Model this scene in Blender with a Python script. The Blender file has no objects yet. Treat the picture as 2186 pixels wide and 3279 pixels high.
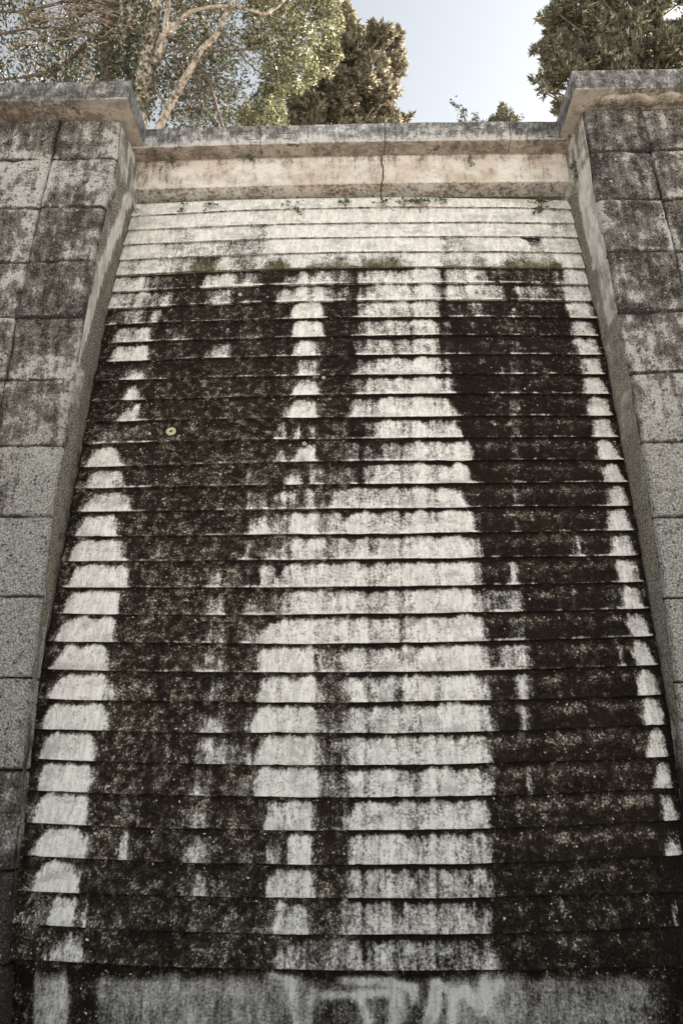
import bpy, math, random
import numpy as np
from mathutils import Vector, noise as mnoise
rnd = random.Random(7)
rs = np.random.RandomState(11)
sc = bpy.context.scene
col = sc.collection
R = math.radians

# ---------------------------------------------------------------- camera, sky, sun, exposure
EYE = 1.6                       # eye height above the ground
PITCH, YAW, F = R(20.576), R(1.308), 2186.0
cam_d = bpy.data.cameras.new('camera')
cam = bpy.data.objects.new('camera', cam_d); col.objects.link(cam)
cam.location = (0, 0, EYE)
cam.rotation_euler = (R(90) + PITCH, 0, YAW)
cam_d.sensor_fit = 'HORIZONTAL'; cam_d.sensor_width = 36; cam_d.lens = 36
cam_d.clip_start = 0.05; cam_d.clip_end = 2000
sc.camera = cam
TO_SUN = Vector((0.74, 0.40, 0.60)).normalized()
world = bpy.data.worlds.new('World'); sc.world = world; world.use_nodes = True
wn = world.node_tree.nodes; wl = world.node_tree.links
bg = wn['Background']
sky = wn.new('ShaderNodeTexSky'); sky.sky_type = 'NISHITA'; sky.sun_disc = False
sky.sun_elevation = math.asin(TO_SUN.z)
sky.sun_rotation = math.atan2(TO_SUN.x, TO_SUN.y)
sky.air_density = 1.0; sky.dust_density = 1.5; sky.ozone_density = 1.0
hs = wn.new('ShaderNodeHueSaturation'); hs.inputs['Saturation'].default_value = 0.24; hs.inputs['Hue'].default_value = 0.475
wl.new(sky.outputs[0], hs.inputs['Color']); wl.new(hs.outputs[0], bg.inputs[0])
bg.inputs[1].default_value = 0.05
sun_d = bpy.data.lights.new('sun', 'SUN'); sun_d.energy = 5.0; sun_d.angle = R(0.5)
sun_d.color = (1.0, 0.94, 0.86)
sun = bpy.data.objects.new('sun', sun_d); col.objects.link(sun)
sun.rotation_euler = TO_SUN.to_track_quat('Z', 'Y').to_euler()
sun.location = (20, 10, 30)
sc.view_settings.view_transform = 'Standard'
sc.view_settings.look = 'None'
sc.view_settings.gamma = 1.0
sc.view_settings.use_curve_mapping = False
sc.view_settings.exposure = 2.38
sc.render.resolution_x = 682; sc.render.resolution_y = 1024

# ---------------------------------------------------------------- surveying the place
cp, sp, cy_, sy_ = math.cos(PITCH), math.sin(PITCH), math.cos(YAW), math.sin(YAW)
def ray(u, v):
    a = (u - 1093) / F; b = (1639.5 - v) / F
    y = cp - sp * b; z = sp + cp * b
    return (a * cy_ - y * sy_, a * sy_ + y * cy_, z)
def at(u, v, Y):                # measured point -> place, on the upright plane Y
    x, y, z = ray(u, v); k = Y / y
    return Vector((x * k, Y, z * k + EYE))
def at_z(u, v, Z):              # ... on a level plane
    x, y, z = ray(u, v); k = (Z - EYE) / z
    return Vector((x * k, y * k, Z))
B0, B1 = 5.17, 0.078            # battered face of the stepped wall
def at_b(u, v):
    x, y, z = ray(u, v); k = B0 / (y - B1 * z)
    return Vector((x * k, y * k, z * k + EYE))

# ---------------------------------------------------------------- helpers
def empty(name, loc, label, cat, group=None):
    o = bpy.data.objects.new(name, None); col.objects.link(o); o.location = loc
    o.empty_display_size = 0.2
    tag(o, label, cat, group); return o
def tag(o, label=None, cat=None, group=None, kind=None):
    if label: o['label'] = label
    if cat: o['category'] = cat
    if group: o['group'] = group
    if kind: o['kind'] = kind
    return o
def mesh(name, V, Fc, mat, parent=None, smooth=True, attrs=None):
    V = np.asarray(V, dtype=np.float64).reshape(-1, 3)
    if parent is not None:
        root = parent; off = np.array(root.matrix_world.translation) if False else np.array(wloc(root))
        V = V - off
    me = bpy.data.meshes.new(name)
    if isinstance(Fc, np.ndarray):
        k = Fc.shape[1]; n = Fc.shape[0]
        me.vertices.add(len(V)); me.vertices.foreach_set('co', V.ravel())
        me.loops.add(n * k); me.loops.foreach_set('vertex_index', Fc.ravel().astype(np.int32))
        me.polygons.add(n); me.polygons.foreach_set('loop_start', np.arange(0, n * k, k, dtype=np.int32))
        me.update(calc_edges=True)
    else:
        me.from_pydata([tuple(p) for p in V], [], Fc); me.update()
    if attrs:
        for kname, arr in attrs.items():
            a = me.attributes.new(kname, 'FLOAT', 'POINT')
            a.data.foreach_set('value', np.asarray(arr, dtype=np.float32).ravel())
    if smooth:
        me.polygons.foreach_set('use_smooth', np.ones(len(me.polygons), dtype=bool))
    me.materials.append(mat)
    o = bpy.data.objects.new(name, me); col.objects.link(o)
    if parent is not None: o.parent = parent
    return o
def wloc(o):
    v = Vector(o.location)
    while o.parent: o = o.parent; v = v + Vector(o.location)
    return v
def grid_faces(nu, nv):         # nu columns (fast), nv rows
    i = np.arange(nu - 1)[None, :] + nu * np.arange(nv - 1)[:, None]
    i = i.ravel()
    return np.stack([i, i + 1, i + nu + 1, i + nu], 1)
def nz(x, y=0.0, z=0.0): return mnoise.noise(Vector((x, y, z)))
def tube(pts, rad, n=8, close=True):
    P = [Vector(p) for p in pts]; V = []; Fs = []
    up = Vector((0.3, 0.2, 1)).normalized()
    for i, p in enumerate(P):
        d = (P[min(i + 1, len(P) - 1)] - P[max(i - 1, 0)]).normalized()
        a = d.cross(Vector((0, 1, 0.13)))
        if a.length < 1e-3: a = d.cross(Vector((1, 0, 0)))
        a.normalize(); b = d.cross(a)
        for k in range(n):
            t = 2 * math.pi * k / n
            V.append(p + (a * math.cos(t) + b * math.sin(t)) * rad[i])
    for i in range(len(P) - 1):
        for k in range(n):
            q = (k + 1) % n
            Fs.append((i * n + k, i * n + q, (i + 1) * n + q, (i + 1) * n + k))
    if close:
        Fs.append(tuple(range(n - 1, -1, -1))); Fs.append(tuple((len(P) - 1) * n + k for k in range(n)))
    return V, Fs
class Join:
    def __init__(s): s.V = []; s.F = []
    def add(s, V, Fs):
        o = len(s.V); s.V += [tuple(v) for v in V]; s.F += [tuple(i + o for i in f) for f in Fs]
def spline(pts, k=6):           # Catmull-Rom through control points (any dimension)
    P = np.array(pts, float); P = np.vstack([2 * P[0] - P[1], P, 2 * P[-1] - P[-2]]); out = []
    for i in range(1, len(P) - 2):
        for j in range(k):
            t = j / k; a, b, c, d = P[i - 1], P[i], P[i + 1], P[i + 2]
            out.append(0.5 * ((2 * b) + (c - a) * t + (2 * a - 5 * b + 4 * c - d) * t * t + (3 * b - a - 3 * c + d) * t ** 3))
    out.append(P[-2]); return np.array(out)

# ---------------------------------------------------------------- materials
class NT:
    def __init__(s, name):
        s.m = bpy.data.materials.new(name); s.m.use_nodes = True
        s.t = s.m.node_tree; s.n = s.t.nodes; s.l = s.t.links
        s.b = s.n['Principled BSDF']; s.b.inputs['Roughness'].default_value = 0.9
        s.b.inputs['Specular IOR Level'].default_value = 0.25
        g = s.n.new('ShaderNodeNewGeometry'); s.P = g.outputs['Position']
    def set(s, inp, v):
        if isinstance(v, (int, float)): inp.default_value = v
        elif isinstance(v, tuple): inp.default_value = v if len(v) == len(inp.default_value) else (*v, 1.0)
        else: s.l.new(v, inp)
    def math(s, op, a, b=0.0, c=0.0, clamp=False):
        x = s.n.new('ShaderNodeMath'); x.operation = op; x.use_clamp = clamp
        s.set(x.inputs[0], a); s.set(x.inputs[1], b)
        if op in ('MULTIPLY_ADD',): s.set(x.inputs[2], c)
        return x.outputs[0]
    def vscale(s, v, sc3):
        x = s.n.new('ShaderNodeVectorMath'); x.operation = 'MULTIPLY'
        s.set(x.inputs[0], v); x.inputs[1].default_value = sc3; return x.outputs[0]
    def vadd(s, v, w):
        x = s.n.new('ShaderNodeVectorMath'); x.operation = 'ADD'
        s.set(x.inputs[0], v); s.set(x.inputs[1], w); return x.outputs[0]
    def noise(s, scale, detail=4, rough=0.55, vec=None, stretch=None, off=(0, 0, 0)):
        v = vec or s.P
        if stretch: v = s.vscale(v, stretch)
        if off != (0, 0, 0): v = s.vadd(v, off)
        x = s.n.new('ShaderNodeTexNoise'); x.inputs['Scale'].default_value = scale
        x.inputs['Detail'].default_value = detail; x.inputs['Roughness'].default_value = rough
        s.l.new(v, x.inputs['Vector']); return x.outputs['Fac']
    def voro(s, scale, vec=None, feature='F1'):
        x = s.n.new('ShaderNodeTexVoronoi'); x.feature = feature; x.inputs['Scale'].default_value = scale
        s.l.new(vec or s.P, x.inputs['Vector']); return x.outputs['Distance']
    def step(s, v, a, b, lo=0.0, hi=1.0):
        x = s.n.new('ShaderNodeMapRange'); x.interpolation_type = 'SMOOTHSTEP'
        s.set(x.inputs['Value'], v)
        x.inputs['From Min'].default_value = a; x.inputs['From Max'].default_value = b
        x.inputs['To Min'].default_value = lo; x.inputs['To Max'].default_value = hi
        return x.outputs[0]
    def mix(s, f, a, b, mode='MIX'):
        x = s.n.new('ShaderNodeMix'); x.data_type = 'RGBA'; x.blend_type = mode
        s.set(x.inputs[0], f); s.set(x.inputs[6], a); s.set(x.inputs[7], b); return x.outputs[2]
    def attr(s, name):
        x = s.n.new('ShaderNodeAttribute'); x.attribute_name = name; return x.outputs['Fac']
    def sep(s, v=None):
        x = s.n.new('ShaderNodeSeparateXYZ'); s.l.new(v or s.P, x.inputs[0]); return x.outputs
    def bump(s, h, strength=0.5, dist=0.01, nrm=None):
        x = s.n.new('ShaderNodeBump'); x.inputs['Strength'].default_value = strength
        x.inputs['Distance'].default_value = dist; s.l.new(h, x.inputs['Height'])
        if nrm: s.l.new(nrm, x.inputs['Normal'])
        return x.outputs[0]
    def out(s, c, h=None, strength=0.6, dist=0.01):
        s.set(s.b.inputs['Base Color'], c)
        if h is not None: s.l.new(s.bump(h, strength, dist), s.b.inputs['Normal'])
        return s.m

def mat_slab(name='algae stained travertine', k=1.0):
    t = NT(name)
    dark, speck, moss = t.attr('dark'), t.attr('speck'), t.attr('moss')
    mid = t.noise(9, 6, 0.6); fine = t.noise(58, 5, 0.7); st = t.noise(1, 5, 0.65, stretch=(48, 48, 7.5))
    st2 = t.noise(1, 4, 0.6, stretch=(24, 24, 3.0), off=(3, 1, 7)); grain = t.noise(120, 3, 0.65)
    big = t.noise(2.2, 3, 0.5)
    D = t.math('ADD', dark, t.math('MULTIPLY', t.math('SUBTRACT', mid, 0.5), 0.95 * k))
    D = t.math('ADD', D, t.math('MULTIPLY', t.math('SUBTRACT', fine, 0.5), 1.35 * k))
    D = t.math('ADD', D, t.math('MULTIPLY', t.math('SUBTRACT', st, 0.5), 0.65 * k))
    M = t.step(D, 0.26, 0.72)
    # pale stone, dulled in drips
    pale = t.mix(t.step(st2, 0.36, 0.66), (0.78, 0.75, 0.70), (0.60, 0.575, 0.535))
    pale = t.mix(t.math('MULTIPLY', t.step(st, 0.50, 0.66), 0.55), pale, (0.36, 0.335, 0.30))
    pale = t.mix(t.math('MULTIPLY', t.step(fine, 0.54, 0.68), 0.65), pale, (0.24, 0.22, 0.20))
    pale = t.mix(t.math('MULTIPLY', t.step(grain, 0.60, 0.70), 0.7), pale, (0.14, 0.125, 0.11))
    pale = t.mix(t.math('MULTIPLY', t.step(D, 0.12, 0.45), 0.55), pale, (0.21, 0.19, 0.165))
    gp = t.noise(1, 4, 0.6, stretch=(5.5, 5.5, 9), off=(4, 2, 8))
    pale = t.mix(t.math('MULTIPLY', t.step(t.math('ADD', gp, t.math('MULTIPLY', t.math('SUBTRACT', fine, 0.5), 0.5)), 0.48, 0.66), 0.55), pale, (0.27, 0.255, 0.235))
    dk = t.mix(t.step(fine, 0.35, 0.65), (0.0035, 0.0024, 0.0018), (0.019, 0.0135, 0.0095))
    dk = t.mix(t.math('MULTIPLY', t.step(big, 0.45, 0.62), 0.5), dk, (0.016, 0.012, 0.009))
    c = t.mix(M, pale, dk)
    # crusty lichen specks that only live on the dark film
    sn = t.noise(1, 5, 0.74, stretch=(66, 66, 60), off=(9, 4, 2))
    S = t.math('ADD', sn, t.math('MULTIPLY', speck, 0.20))
    S = t.math('ADD', S, t.math('MULTIPLY', t.math('SUBTRACT', t.noise(17, 3, 0.6, off=(5, 5, 5)), 0.5), 0.80))
    S = t.math('ADD', S, t.math('MULTIPLY', t.math('SUBTRACT', t.noise(5, 2, 0.5, off=(2, 6, 5)), 0.5), 0.35))
    Sr = S
    S = t.math('MULTIPLY', t.step(S, 0.70, 0.79), t.step(M, 0.3, 0.8))
    b2 = t.noise(80, 2, 0.5, off=(6, 1, 4))
    lc = t.mix(t.step(b2, 0.42, 0.72), (0.11, 0.092, 0.068), (0.60, 0.555, 0.47))
    soft = t.math('MULTIPLY', t.math('MULTIPLY', t.step(Sr, 0.56, 0.72), t.step(M, 0.3, 0.8)), 0.55)
    c = t.mix(soft, c, (0.070, 0.055, 0.040))
    c = t.mix(t.math('MULTIPLY', S, 0.9), c, lc)
    wp = t.math('MULTIPLY', t.step(t.noise(42, 2, 0.4, off=(1, 8, 3)), 0.72, 0.745), 0.95)
    c = t.mix(t.math('MULTIPLY', wp, t.step(speck, 0.05, 0.3)), c, (0.6, 0.58, 0.52))
    ms = t.math('ADD', moss, t.math('MULTIPLY', t.math('SUBTRACT', t.noise(38, 5, 0.7), 0.5), 1.4))
    ms = t.math('MULTIPLY', t.step(ms, 0.42, 0.85), 0.62)
    c = t.mix(ms, c, t.mix(fine, (0.055, 0.058, 0.018), (0.17, 0.16, 0.075)))
    h = t.math('ADD', t.math('MULTIPLY', fine, 0.8), t.math('MULTIPLY', S, 0.5))
    h = t.math('ADD', h, t.math('MULTIPLY', grain, 0.5)); h = t.math('ADD', h, t.math('MULTIPLY', mid, 1.6))
    t.b.inputs['Specular IOR Level'].default_value = 0.08
    return t.out(c, h, 0.9, 0.008)

def mat_block():
    t = NT('weathered tufa block')
    dark, moss = t.attr('dark'), t.attr('moss')
    oi = t.n.new('ShaderNodeObjectInfo').outputs['Random']
    mid = t.noise(7, 6, 0.62); fine = t.noise(46, 5, 0.74); st = t.noise(1, 5, 0.6, stretch=(16, 16, 2.2), off=(2, 0, 5))
    grain = t.noise(95, 3, 0.7); big = t.noise(2.6, 4, 0.55, off=(7, 2, 1))
    D = t.math('ADD', dark, t.math('MULTIPLY', t.math('SUBTRACT', mid, 0.5), 1.55))
    D = t.math('ADD', D, t.math('MULTIPLY', t.math('SUBTRACT', st, 0.5), 1.1))
    D = t.math('ADD', D, t.math('MULTIPLY', t.math('SUBTRACT', fine, 0.5), 1.1))
    D = t.math('ADD', D, t.math('MULTIPLY', t.math('SUBTRACT', big, 0.5), 1.25))
    D = t.math('ADD', D, -0.03)
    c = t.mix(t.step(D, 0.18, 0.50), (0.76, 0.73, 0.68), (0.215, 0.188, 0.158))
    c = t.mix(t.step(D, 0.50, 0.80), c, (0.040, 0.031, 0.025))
    c = t.mix(t.math('MULTIPLY', t.step(grain, 0.51, 0.62), 0.75), c, (0.055, 0.047, 0.040))
    c = t.mix(t.math('MULTIPLY', t.step(grain, 0.46, 0.36), 0.5), c, (0.62, 0.59, 0.54))
    # pits of the tufa
    pv = t.voro(21, t.vadd(P_distort(t, 0.03), (0, 0, 0)))
    pm = t.noise(11, 3, 0.5, off=(4, 4, 9))
    pit = t.math('MULTIPLY', t.step(pv, 0.27, 0.17), t.step(pm, 0.40, 0.54))
    pv2 = t.voro(60); pit2 = t.math('MULTIPLY', t.step(pv2, 0.25, 0.16), t.step(t.noise(16, 3, off=(1, 1, 1)), 0.38, 0.6))
    pits = t.math('MAXIMUM', pit, t.math('MULTIPLY', pit2, 0.8))
    c = t.mix(t.math('MULTIPLY', pits, 0.85), c, (0.03, 0.025, 0.02))
    zz = t.sep()[2]; peb = t.voro(62, P_distort(t, 0.02)); pf = t.step(t.math('ADD', zz, t.math('MULTIPLY', t.noise(3, 2), 1.5)), 5.6, 4.4)
    c = t.mix(t.math('MULTIPLY', t.math('MULTIPLY', t.step(peb, 0.42, 0.64), pf), 0.55), c, (0.10, 0.085, 0.07))
    wv = t.math('MULTIPLY', t.step(t.noise(30, 1, 0.3, off=(8, 8, 3)), 0.755, 0.77), 0.9)
    c = t.mix(wv, c, (0.66, 0.64, 0.58))
    ms = t.step(t.math('ADD', moss, t.math('MULTIPLY', t.math('SUBTRACT', mid, 0.5), 1.5)), 0.45, 0.9)
    c = t.mix(t.math('MULTIPLY', ms, 0.6), c, (0.10, 0.10, 0.045))
    h = t.math('ADD', t.math('MULTIPLY', fine, 1.3), t.math('MULTIPLY', mid, 3.0))
    h = t.math('SUBTRACT', h, t.math('MULTIPLY', pits, 1.1)); h = t.math('SUBTRACT', h, t.math('MULTIPLY', t.math('MULTIPLY', peb, pf), 1.4)); h = t.math('ADD', h, t.math('MULTIPLY', grain, 0.55))
    return t.out(c, h, 1.0, 0.042)
def P_distort(t, amp):
    x = t.n.new('ShaderNodeTexNoise'); x.inputs['Scale'].default_value = 14; t.l.new(t.P, x.inputs['Vector'])
    v = t.n.new('ShaderNodeVectorMath'); v.operation = 'SCALE'; t.l.new(x.outputs['Color'], v.inputs[0]); v.inputs['Scale'].default_value = amp
    return t.vadd(t.P, v.outputs[0])

def mat_pebble():
    t = NT('pebbly render of the recess')
    dark, moss = t.attr('dark'), t.attr('moss')
    v = t.voro(85, P_distort(t, 0.02)); n = t.noise(8, 5, 0.6); f = t.noise(90, 4, 0.7); st = t.noise(1, 5, 0.65, stretch=(9, 9, 3.5))
    c = t.mix(t.step(v, 0.2, 0.55), (0.40, 0.375, 0.32), (0.095, 0.082, 0.062))
    D = t.math('ADD', dark, t.math('MULTIPLY', t.math('SUBTRACT', n, 0.5), 0.9))
    D = t.math('ADD', D, t.math('MULTIPLY', t.math('SUBTRACT', f, 0.5), 0.8))
    c = t.mix(t.step(D, 0.35, -0.05), c, t.mix(t.step(st, 0.4, 0.62), (0.56, 0.53, 0.49), (0.34, 0.315, 0.285)))
    c = t.mix(t.step(D, 0.60, 1.0), c, (0.016, 0.013, 0.010))
    ms = t.step(t.math('ADD', moss, t.math('MULTIPLY', t.math('SUBTRACT', f, 0.5), 1.2)), 0.35, 0.9)
    c = t.mix(t.math('MULTIPLY', ms, 0.45), c, (0.10, 0.105, 0.035))
    h = t.math('ADD', t.math('MULTIPLY', t.math('SUBTRACT', 1.0, v), t.step(dark, 0.1, 0.4)), t.math('MULTIPLY', f, 0.7))
    return t.out(c, h, 0.8, 0.008)

def mat_cap():                   # grey weathered top stones: dark film on the fronts, warm brown undersides
    t = NT('grey weathered coping stone')
    dark = t.attr('dark'); warmth = t.attr('warm')
    mid = t.noise(8, 6, 0.65); fine = t.noise(55, 5, 0.7); st = t.noise(1, 5, 0.65, stretch=(30, 30, 9))
    hz = t.noise(1, 4, 0.6, stretch=(5, 5, 60)); grain = t.noise(190, 3, 0.65)
    D = t.math('ADD', dark, t.math('MULTIPLY', t.math('SUBTRACT', mid, 0.5), 1.5))
    D = t.math('ADD', D, t.math('MULTIPLY', t.math('SUBTRACT', st, 0.5), 1.2))
    D = t.math('ADD', D, t.math('MULTIPLY', t.math('SUBTRACT', fine, 0.5), 1.2))
    c = t.mix(t.step(D, 0.22, 0.58), (0.50, 0.49, 0.47), (0.19, 0.182, 0.172))
    c = t.mix(t.step(D, 0.50, 0.95), c, (0.050, 0.047, 0.046))
    w = t.mix(t.step(t.noise(6, 5, 0.6, off=(3, 3, 3)), 0.42, 0.66), (0.36, 0.305, 0.25), (0.19, 0.15, 0.115))
    w = t.mix(t.math('MULTIPLY', t.step(D, 0.30, 0.75), 0.85), w, (0.075, 0.055, 0.04))
    w = t.mix(t.math('MULTIPLY', t.step(hz, 0.56, 0.62), 0.3), w, (0.55, 0.46, 0.36))
    c = t.mix(warmth, c, w)
    pv = t.voro(60, P_distort(t, 0.03)); pit = t.math('MULTIPLY', t.step(pv, 0.2, 0.12), t.step(t.noise(9, 3), 0.45, 0.6))
    crack = t.math('MULTIPLY', t.step(hz, 0.625, 0.66), 0.8)
    dk = t.math('MAXIMUM', pit, crack)
    c = t.mix(dk, c, (0.035, 0.03, 0.027))
    c = t.mix(t.math('MULTIPLY', t.step(grain, 0.55, 0.66), 0.4), c, (0.08, 0.07, 0.06))
    h = t.math('SUBTRACT', t.math('ADD', fine, t.math('MULTIPLY', mid, 2.0)), dk)
    return t.out(c, h, 0.8, 0.008)

def mat_lintel():
    t = NT('warm travertine lintel')
    dark = t.attr('dark')
    mid = t.noise(7, 6, 0.6); fine = t.noise(60, 5, 0.7); big = t.noise(1.6, 3)
    vs = t.noise(1, 4, 0.6, stretch=(40, 40, 70)); grain = t.noise(190, 3)
    c = t.mix(t.step(mid, 0.38, 0.64), (0.60, 0.56, 0.505), (0.43, 0.385, 0.33))
    c = t.mix(t.math('MULTIPLY', t.step(big, 0.45, 0.6), 0.4), c, (0.40, 0.30, 0.22))
    D = t.math('ADD', dark, t.math('MULTIPLY', t.math('SUBTRACT', fine, 0.5), 1.6))
    D = t.math('ADD', D, t.math('MULTIPLY', t.math('SUBTRACT', mid, 0.5), 1.0))
    D = t.math('ADD', D, t.math('MULTIPLY', t.math('SUBTRACT', t.noise(1, 4, 0.6, stretch=(26, 26, 5)), 0.5), 1.6))
    c = t.mix(t.step(D, 0.26, 0.75), c, (0.14, 0.11, 0.085))
    pv = t.voro(45, P_distort(t, 0.05)); pit = t.math('MULTIPLY', t.step(pv, 0.2, 0.12), t.step(t.noise(12, 3, off=(6, 0, 0)), 0.42, 0.52))
    pit = t.math('MAXIMUM', pit, t.step(vs, 0.66, 0.70))
    c = t.mix(t.math('MULTIPLY', pit, 0.85), c, (0.12, 0.085, 0.06))
    h = t.math('SUBTRACT', t.math('ADD', fine, mid), pit)
    return t.out(c, h, 0.7, 0.006)

def mat_plain(name, c, c2=None, scale=6, rough=0.9, bump=0.3, trans=0.0):
    t = NT(name)
    f = t.step(t.noise(scale, 5, 0.6), 0.38, 0.64)
    cc = t.mix(f, c, c2 or c)
    t.b.inputs['Roughness'].default_value = rough
    return t.out(cc, t.noise(scale * 6, 4, 0.6), bump, 0.01)

def mat_leaf(name, c1, c2, c3, trans=0.35, rough=0.45, hv=0.0):
    t = NT(name)
    rv = t.attr('tone')
    c = t.mix(t.step(rv, 0.0, 0.6), c1, c2); c = t.mix(t.step(rv, 0.72, 1.0), c, c3)
    t.set(t.b.inputs['Base Color'], c)
    t.b.inputs['Roughness'].default_value = rough
    t.b.inputs['Specular IOR Level'].default_value = 0.5
    tr = t.n.new('ShaderNodeBsdfTranslucent')
    t.l.new(t.mix(0.5, c, t.mix(1.0, c, (1.35, 1.3, 0.85), 'MULTIPLY')), tr.inputs[0])
    ms = t.n.new('ShaderNodeMixShader'); ms.inputs[0].default_value = trans
    t.l.new(t.b.outputs[0], ms.inputs[1]); t.l.new(tr.outputs[0], ms.inputs[2])
    t.l.new(ms.outputs[0], t.n['Material Output'].inputs['Surface'])
    return t.m

def mat_bark(name, c1, c2, c3):
    t = NT(name)
    st = t.noise(1, 5, 0.65, stretch=(22, 22, 7)); mid = t.noise(9, 4, 0.6); f = t.noise(60, 4, 0.65)
    c = t.mix(t.step(st, 0.4, 0.62), c1, c2); c = t.mix(t.math('MULTIPLY', t.step(mid, 0.50, 0.60), 0.8), c, c3)
    return t.out(c, t.math('ADD', st, t.math('MULTIPLY', f, 0.4)), 0.9, 0.02)

M_slab = mat_slab(); M_plinth = mat_slab('grey rendered plinth', 0.62); M_block = mat_block(); M_peb = mat_pebble(); M_cap = mat_cap(); M_lint = mat_lintel()
M_gap = mat_plain('dark mortar joint', (0.010, 0.008, 0.007), (0.04, 0.034, 0.028), 12)
M_lich = mat_plain('crusty lichen', (0.34, 0.31, 0.19), (0.50, 0.47, 0.34), 60)
M_ground = mat_plain('pale gravel ground', (0.52, 0.505, 0.48), (0.40, 0.39, 0.37), 3)
M_earth = mat_plain('leaf strewn earth', (0.10, 0.08, 0.055), (0.16, 0.13, 0.09), 4)
M_bark = mat_bark('pale smooth bark', (0.48, 0.40, 0.32), (0.24, 0.19, 0.145), (0.05, 0.038, 0.03))  # dark patches: dappled shade and ivy painted into the bark
M_barkd = mat_bark('dark bark', (0.10, 0.075, 0.055), (0.16, 0.12, 0.09), (0.05, 0.04, 0.03))
M_twig = mat_plain('dry twig bark', (0.40, 0.31, 0.25), (0.17, 0.125, 0.095), 20)
M_leaf = mat_leaf('glossy dark leaf', (0.024, 0.026, 0.015), (0.075, 0.076, 0.042), (0.42, 0.40, 0.30), 0.32, 0.3)  # palest tone is a painted glint on some leaves
M_leafy = mat_leaf('yellow green leaf', (0.050, 0.052, 0.026), (0.16, 0.155, 0.080), (0.58, 0.55, 0.40), 0.34, 0.3)  # palest tone paints highlights onto some leaves
M_ivy = mat_leaf('ivy leaf', (0.035, 0.045, 0.018), (0.07, 0.08, 0.032), (0.26, 0.22, 0.15), 0.2, 0.4)
M_cyp = mat_leaf('buff cypress spray', (0.115, 0.10, 0.070), (0.36, 0.32, 0.235), (0.74, 0.68, 0.54), 0.5, 0.8)  # colours raised so the shaded side looks sunlit
M_cypg = mat_leaf('green cypress spray', (0.09, 0.086, 0.058), (0.26, 0.245, 0.165), (0.72, 0.68, 0.52), 0.5, 0.8)  # palest tone paints sunlit cream tips
M_weed = mat_leaf('small fern leaf', (0.03, 0.055, 0.015), (0.06, 0.09, 0.025), (0.10, 0.12, 0.04), 0.3, 0.5)

# ---------------------------------------------------------------- ground and terrace
def sheet(name, x0, x1, y0, y1, z, mat, n=2):
    xs = np.linspace(x0, x1, n); ys = np.linspace(y0, y1, n)
    X, Y = np.meshgrid(xs, ys); V = np.stack([X.ravel(), Y.ravel(), np.full(X.size, z)], 1)
    return tag(mesh(name, V, grid_faces(n, n), mat, smooth=False), kind='structure')
sheet('ground', -700, 700, -700, 700, 0.0, M_ground, 12)
def box(x0, x1, y0, y1, z0, z1):
    V = [(x, y, z) for z in (z0, z1) for y in (y0, y1) for x in (x0, x1)]
    return V, [(0, 2, 3, 1), (4, 5, 7, 6), (0, 1, 5, 4), (2, 6, 7, 3), (0, 4, 6, 2), (1, 3, 7, 5)]
V, Fc = box(-60, 60, 6.3, 90, -0.5, 7.45)
tag(mesh('terrace', V, Fc, M_earth, smooth=False), kind='structure')

# ---------------------------------------------------------------- measured joints of the stepped wall
Lp = [(436,652),(422,694.6),(411,739),(397,786.6),(385,836),(373,886),(361,938),(348,991.5),(338,1046),(327,1103),(316,1163),(301,1224),(289,1289),(278,1354),(266,1426),(252,1499.6),(239,1567),(226,1643),(211,1721),(197,1800),(182,1883),(167,1968),(150,2055.6),(136,2146),(120,2239),(107,2336.5),(96,2431),(83,2531),(70,2637),(57,2739),(44,2853),(31,2957.6),(18,3070)]
Mp = [632,667.3,716.3,762,810,859,911,966,1021,1080,1141,1204,1268,1339,1408,1481,1554,1632,1713,1794,1882,1970,2062.5,2155,2251,2350,2452,2555,2660,2771,2877,2994,3107]
Rp = [(1815,641),(1826,672),(1837,719),(1848,764),(1859.6,813),(1870,862.5),(1881.5,914),(1894,967.5),(1909,1022),(1922,1080),(1935,1140),(1945,1202),(1957,1265),(1970,1333.7),(1983,1404),(1997,1476),(2011,1547),(2025,1623),(2038,1702),(2051,1781),(2064,1866),(2079,1949.6),(2096,2040),(2112,2132),(2128,2227),(2145,2322.5),(2158,2423),(2171,2525),(2184,2627),(2196,2739),(2209,2856),(2222,2964),(2236,3090)]
NC = 210
def joint_line(i):
    (xl, vl), vm, (xr, vr) = Lp[i], Mp[i], Rp[i]
    s = np.linspace(0, 1, NC); u = xl + (xr - xl) * s
    um = 1093.0
    v = vl * (u - um) * (u - xr) / ((xl - um) * (xl - xr)) + vm * (u - xl) * (u - xr) / ((um - xl) * (um - xr)) + vr * (u - xl) * (u - um) / ((xr - xl) * (xr - um))
    amp = 1.2 + 1.6 * (i / 32.0)
    v = v + np.array([amp * (nz(q * 7, i * 3.7) + 0.5 * nz(q * 23, i * 1.3)) for q in s])
    return s, u, np.array([at_b(a, b) for a, b in zip(u, v)])

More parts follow.
